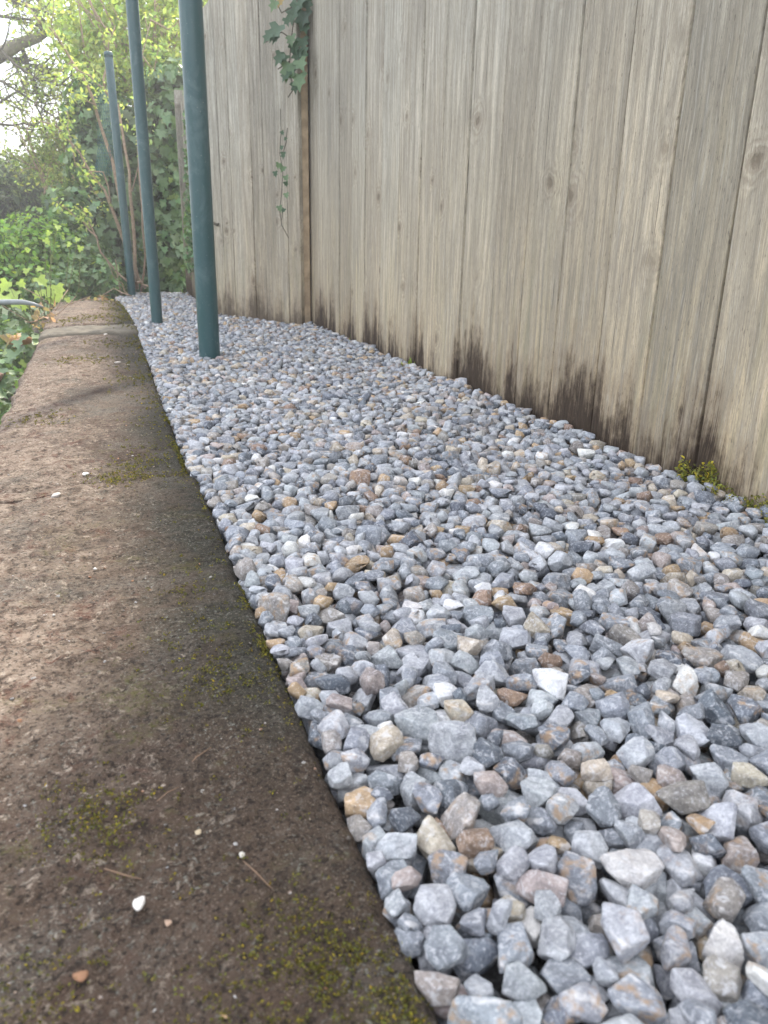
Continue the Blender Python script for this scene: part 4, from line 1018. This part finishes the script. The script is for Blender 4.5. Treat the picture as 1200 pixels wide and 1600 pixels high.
# curled dry leaves by the wall's far left corner
e = empty('dry_leaves', tuple(at(70, 500, 3.4)), label='curled dry brown leaves and stalks caught at the wall corner', cat='leaves')
P = np.array([at(random.uniform(55, 90), random.uniform(478, 515), 3.3 + random.uniform(0, 0.5)) for _ in range(40)] + [at(random.uniform(100, 190), random.uniform(462, 476), 4.7 + random.uniform(-.1, .2)) for _ in range(60)] + [at(random.uniform(15, 35), random.uniform(518, 550), 2.9) for _ in range(10)])
M = frames(rng.normal(0, 1, P.shape), 0.3, 1.0) * (0.034 * rng.uniform(0.5, 1.3, len(P)))[:, None, None]
o = mesh_obj('leaves', merge('leaves', OVAL[0], OVAL[1], M, P - np.array(e.location), leaf_tints(len(P), 0.6, 1.4)), M_DRYLEAF, e); o['kind'] = 'stuff'
mb = MB()
for i in range(14):
    a = at(random.uniform(50, 90), random.uniform(480, 520), 3.4); b = a + rng.normal(0, 0.05, 3) + [0, 0, 0.03]
    mb.tube([v - np.array(e.location) for v in (a, (a + b) / 2 + rng.normal(0, .008, 3), b)], 0.0015, 5)
mesh_obj('stalks', mb.mesh('stalks'), M_BARK, e)

M_STALK = simple_mat('dry_stalk', (0.26, 0.17, 0.11), 0.9, 300, 0.3)
# ---- on the wall top: moss flecks, grit, pebbles, twigs
def wall_xy(n, y0, y1, bias=None):
    y = y0 + (y1 - y0) * rng.random(n) ** 1.6; u = rng.random(n) if bias is None else bias(n)
    x = ledge_left(y) + 0.01 + (ledge_right(y) - ledge_left(y) - 0.016) * u
    return x, y
cent = [on_ground(*p)[:2] for p in [(150, 1300), (160, 1270), (120, 1260), (300, 930), (270, 745), (200, 745), (230, 720), (330, 1040), (500, 1540), (470, 1480), (350, 1060), (260, 620), (180, 535), (250, 560), (60, 1550), (330, 1590), (540, 1500), (440, 1450),
        (420, 990), (440, 1060), (130, 560), (60, 650), (300, 1000), (180, 740), (240, 690), (225, 590), (205, 495), (190, 500), (200, 505), (150, 500), (110, 505), (205, 488), (620, 1560), (590, 1540), (655, 1590)]]
mp = []
for c in cent:
    k = int(rng.integers(25, 90)); sp = 0.010 + 0.014 * c[1]
    mp.append(np.stack([rng.normal(c[0], sp, k), rng.normal(c[1], sp * 1.2, k)], 1))
x, y = wall_xy(700, -0.05, 4.4, lambda n: 1 - 0.35 * rng.random(n) ** 2); mp.append(np.stack([x, y], 1))
ye = rng.uniform(0.15, 1.6, 900); mp.append(np.stack([ledge_right(ye) - 0.004 - np.abs(rng.normal(0, 0.003, 900)), ye], 1)[vnoise(np.stack([ye, ye], 1), 9, 3) > 0.05])
mp = np.vstack(mp); ok = (mp[:, 0] > ledge_left(mp[:, 1]) + 0.01) & (mp[:, 0] < ledge_right(mp[:, 1]) - 0.002) & (mp[:, 1] < 4.45); mp = mp[ok]
L = np.stack([mp[:, 0], mp[:, 1], np.array([cap_z(0, v) for v in mp[:, 1]]) + 0.0002 + np.where(ledge_right(mp[:, 1]) - mp[:, 0] < 0.008, -0.005, 0.0015)], 1)
L[:, 2] -= 0.012 * np.clip((-0.06 - L[:, 0]) / 0.17, 0, 1) ** 2
L = np.repeat(L, 7, axis=0) + rng.normal(0, 0.0014, (len(L) * 7, 3)) * [1, 1, 0.35]
d = rng.normal(0, 0.8, L.shape) + [0, 0, 0.9]
M = frames(d, 0, 1.0) * (rng.uniform(0.0009, 0.0022, len(L)) * (0.8 + 0.85 * np.clip(L[:, 1], 0, 4)))[:, None, None]
o = mesh_obj('moss', merge('moss', OVAL[0], OVAL[1], M, L, leaf_tints(len(L), 0.35, 1.3, 0.12)), M_MOSS)
tag(o, 'yellow green moss flecks scattered over the wall top', 'moss', kind='stuff')
def scatter_grit(name, n, smin, smax, cols, lab, seed):
    x, y = wall_xy(n, 0.0, 3.6); s = rng.uniform(smin, smax, n) * rng.choice([1, 1, 1, 1.6], n)
    Rm = np.array([rot_mat((0, 0, 1), a) @ rot_mat((1, 0, 0), b) for a, b in zip(rng.uniform(0, 6.28, n), rng.normal(0, .5, n))])
    M = Rm * s[:, None, None] * np.array([1, 1, 0.6])[None, None, :]
    z = np.array([cap_z(0, v) for v in y]) - 0.012 * np.clip((-0.06 - x) / 0.17, 0, 1) ** 2
    t = np.array(cols)[rng.integers(0, len(cols), n)] * rng.uniform(0.7, 1.2, (n, 1))
    o = mesh_obj(name, merge(name, stone_verts(seed, 2), ICO[2][1], M, np.stack([x, y, z], 1), np.hstack([t, rng.random((n, 1)) * 0.3])), M_STONE_MASS)
    tag(o, lab, 'grit', kind='stuff')
scatter_grit('grit', 1500, 0.0005, 0.0016, [(0.42, 0.33, 0.24), (0.30, 0.22, 0.16), (0.5, 0.47, 0.42), (0.12, 0.1, 0.08), (0.40, 0.2, 0.1), (0.10, 0.075, 0.055), (0.13, 0.1, 0.07)], 'fine tan and rusty grit lying on the wall top', 3)

for (px, py, s, col, lab) in [(218, 1416, .0049, (0.80, 0.76, 0.70), 'single white pebble lying on the brown wall top'), (88, 777, .0085, (0.50, 0.46, 0.42), 'flat pale grey chip on the wall top beside the crack'), (134, 739, .006, (0.66, 0.64, 0.62), 'small white chip on the wall top near the joint'),
                              (184, 566, .010, (0.55, 0.50, 0.45), 'pale elongated chip on the second capstone'), (165, 522, .008, (0.62, 0.58, 0.52), 'tiny cream pebble on the second capstone below the mortar band'), (128, 1528, .0035, (0.30, 0.16, 0.09), 'rusty orange crumb near the bottom of the wall top'),
                              (352, 1592, .0024, (0.55, 0.36, 0.22), 'buff crumb on the wall top at the very bottom of the picture'), (310, 1302, .0023, (0.55, 0.45, 0.30), 'cream crumb on the wall top above the pair of dry stalks'), (378, 1337, .0026, (0.62, 0.58, 0.5), 'pale crumb at the head of the reddish stalk'), (263, 1444, .0021, (0.50, 0.35, 0.25), 'pinkish crumb just below the white pebble'),
                              (298, 730, .007, (0.60, 0.58, 0.56), 'white chip at the wall edge by the joint'), (200, 568, .005, (0.5, 0.46, 0.4), 'little beige chip right of the elongated one')]:
    c = on_ground(px, py); chunk('pebble', lab, 'pebble', (c[0], c[1], cap_z(*c[:2]) + s * 0.35 - 0.010 * max(0, min(1, (-0.06 - c[0]) / 0.17)) ** 2), s, col, int(px * 7 + py), None, 0.65)
for (pl, r, lab) in [([(163, 1357), (178, 1364), (196, 1370), (222, 1374)], .0004, 'thin pale curved stalk on the wall top above the white pebble'), ([(380, 1345), (400, 1365), (424, 1390)], .00032, 'reddish straight stalk on the wall top'),
                     ([(245, 1252), (262, 1240), (280, 1232)], .0003, 'short dark hair thin twig mid way on the wall top'), ([(300, 1190), (308, 1184), (330, 1170)], .0004, 'faint brown twig on the wall top near the moss')]:
    q = [on_ground(*p, 0.0022) for p in pl]; c = q[0].copy()
    e = empty('dry_stalk', tuple(c), label=lab, cat='twig'); mb = MB(); mb.tube([v - c + [0, 0, 0.0012 * math.sin(i)] for i, v in enumerate(q)], [r, r * 1.2, r, r * 0.5][:len(q)], 6)
    mesh_obj('stalk', mb.mesh('stalk'), M_STALK, e)
# flat crust of lifted concrete with its crack
c = on_ground(60, 772); mb = MB()
pts = [(-.055, -.010), (-.03, -.022), (0.0, -.014), (.03, .004), (.05, .03), (.03, .034), (0.0, .016), (-.03, .008), (-.05, .006)]
n = len(pts); V = [(x, y, 0.0035) for x, y in pts] + [(x, y, -0.003) for x, y in pts] + [(0, 0.002, 0.005)]
mb.add(V, [(2 * n, i, (i + 1) % n) for i in range(n)] + [(i, n + i, n + (i + 1) % n, (i + 1) % n) for i in range(n)])
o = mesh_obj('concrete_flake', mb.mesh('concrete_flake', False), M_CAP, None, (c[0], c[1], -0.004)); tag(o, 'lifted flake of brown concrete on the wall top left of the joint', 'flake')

# ------------------------------------------------------------------ thin haze added to imitate lens glare; the air itself is clear
hz = Mat('glare_haze')
pv = hz.n('VolumePrincipled', {'Color': (0.99, 0.99, 1.0), 'Density': 0.014, 'Anisotropy': 0.3})
hz.t.links.new(pv.outputs[0], hz.out.inputs['Volume'])
mb = MB(); mb.box((-72, -72, -1.7), (72, 72, 5.2))
tag(mesh_obj('added_haze', mb.mesh('added_haze', False), hz.m), 'thin pale haze added to imitate lens glare', kind='stuff')
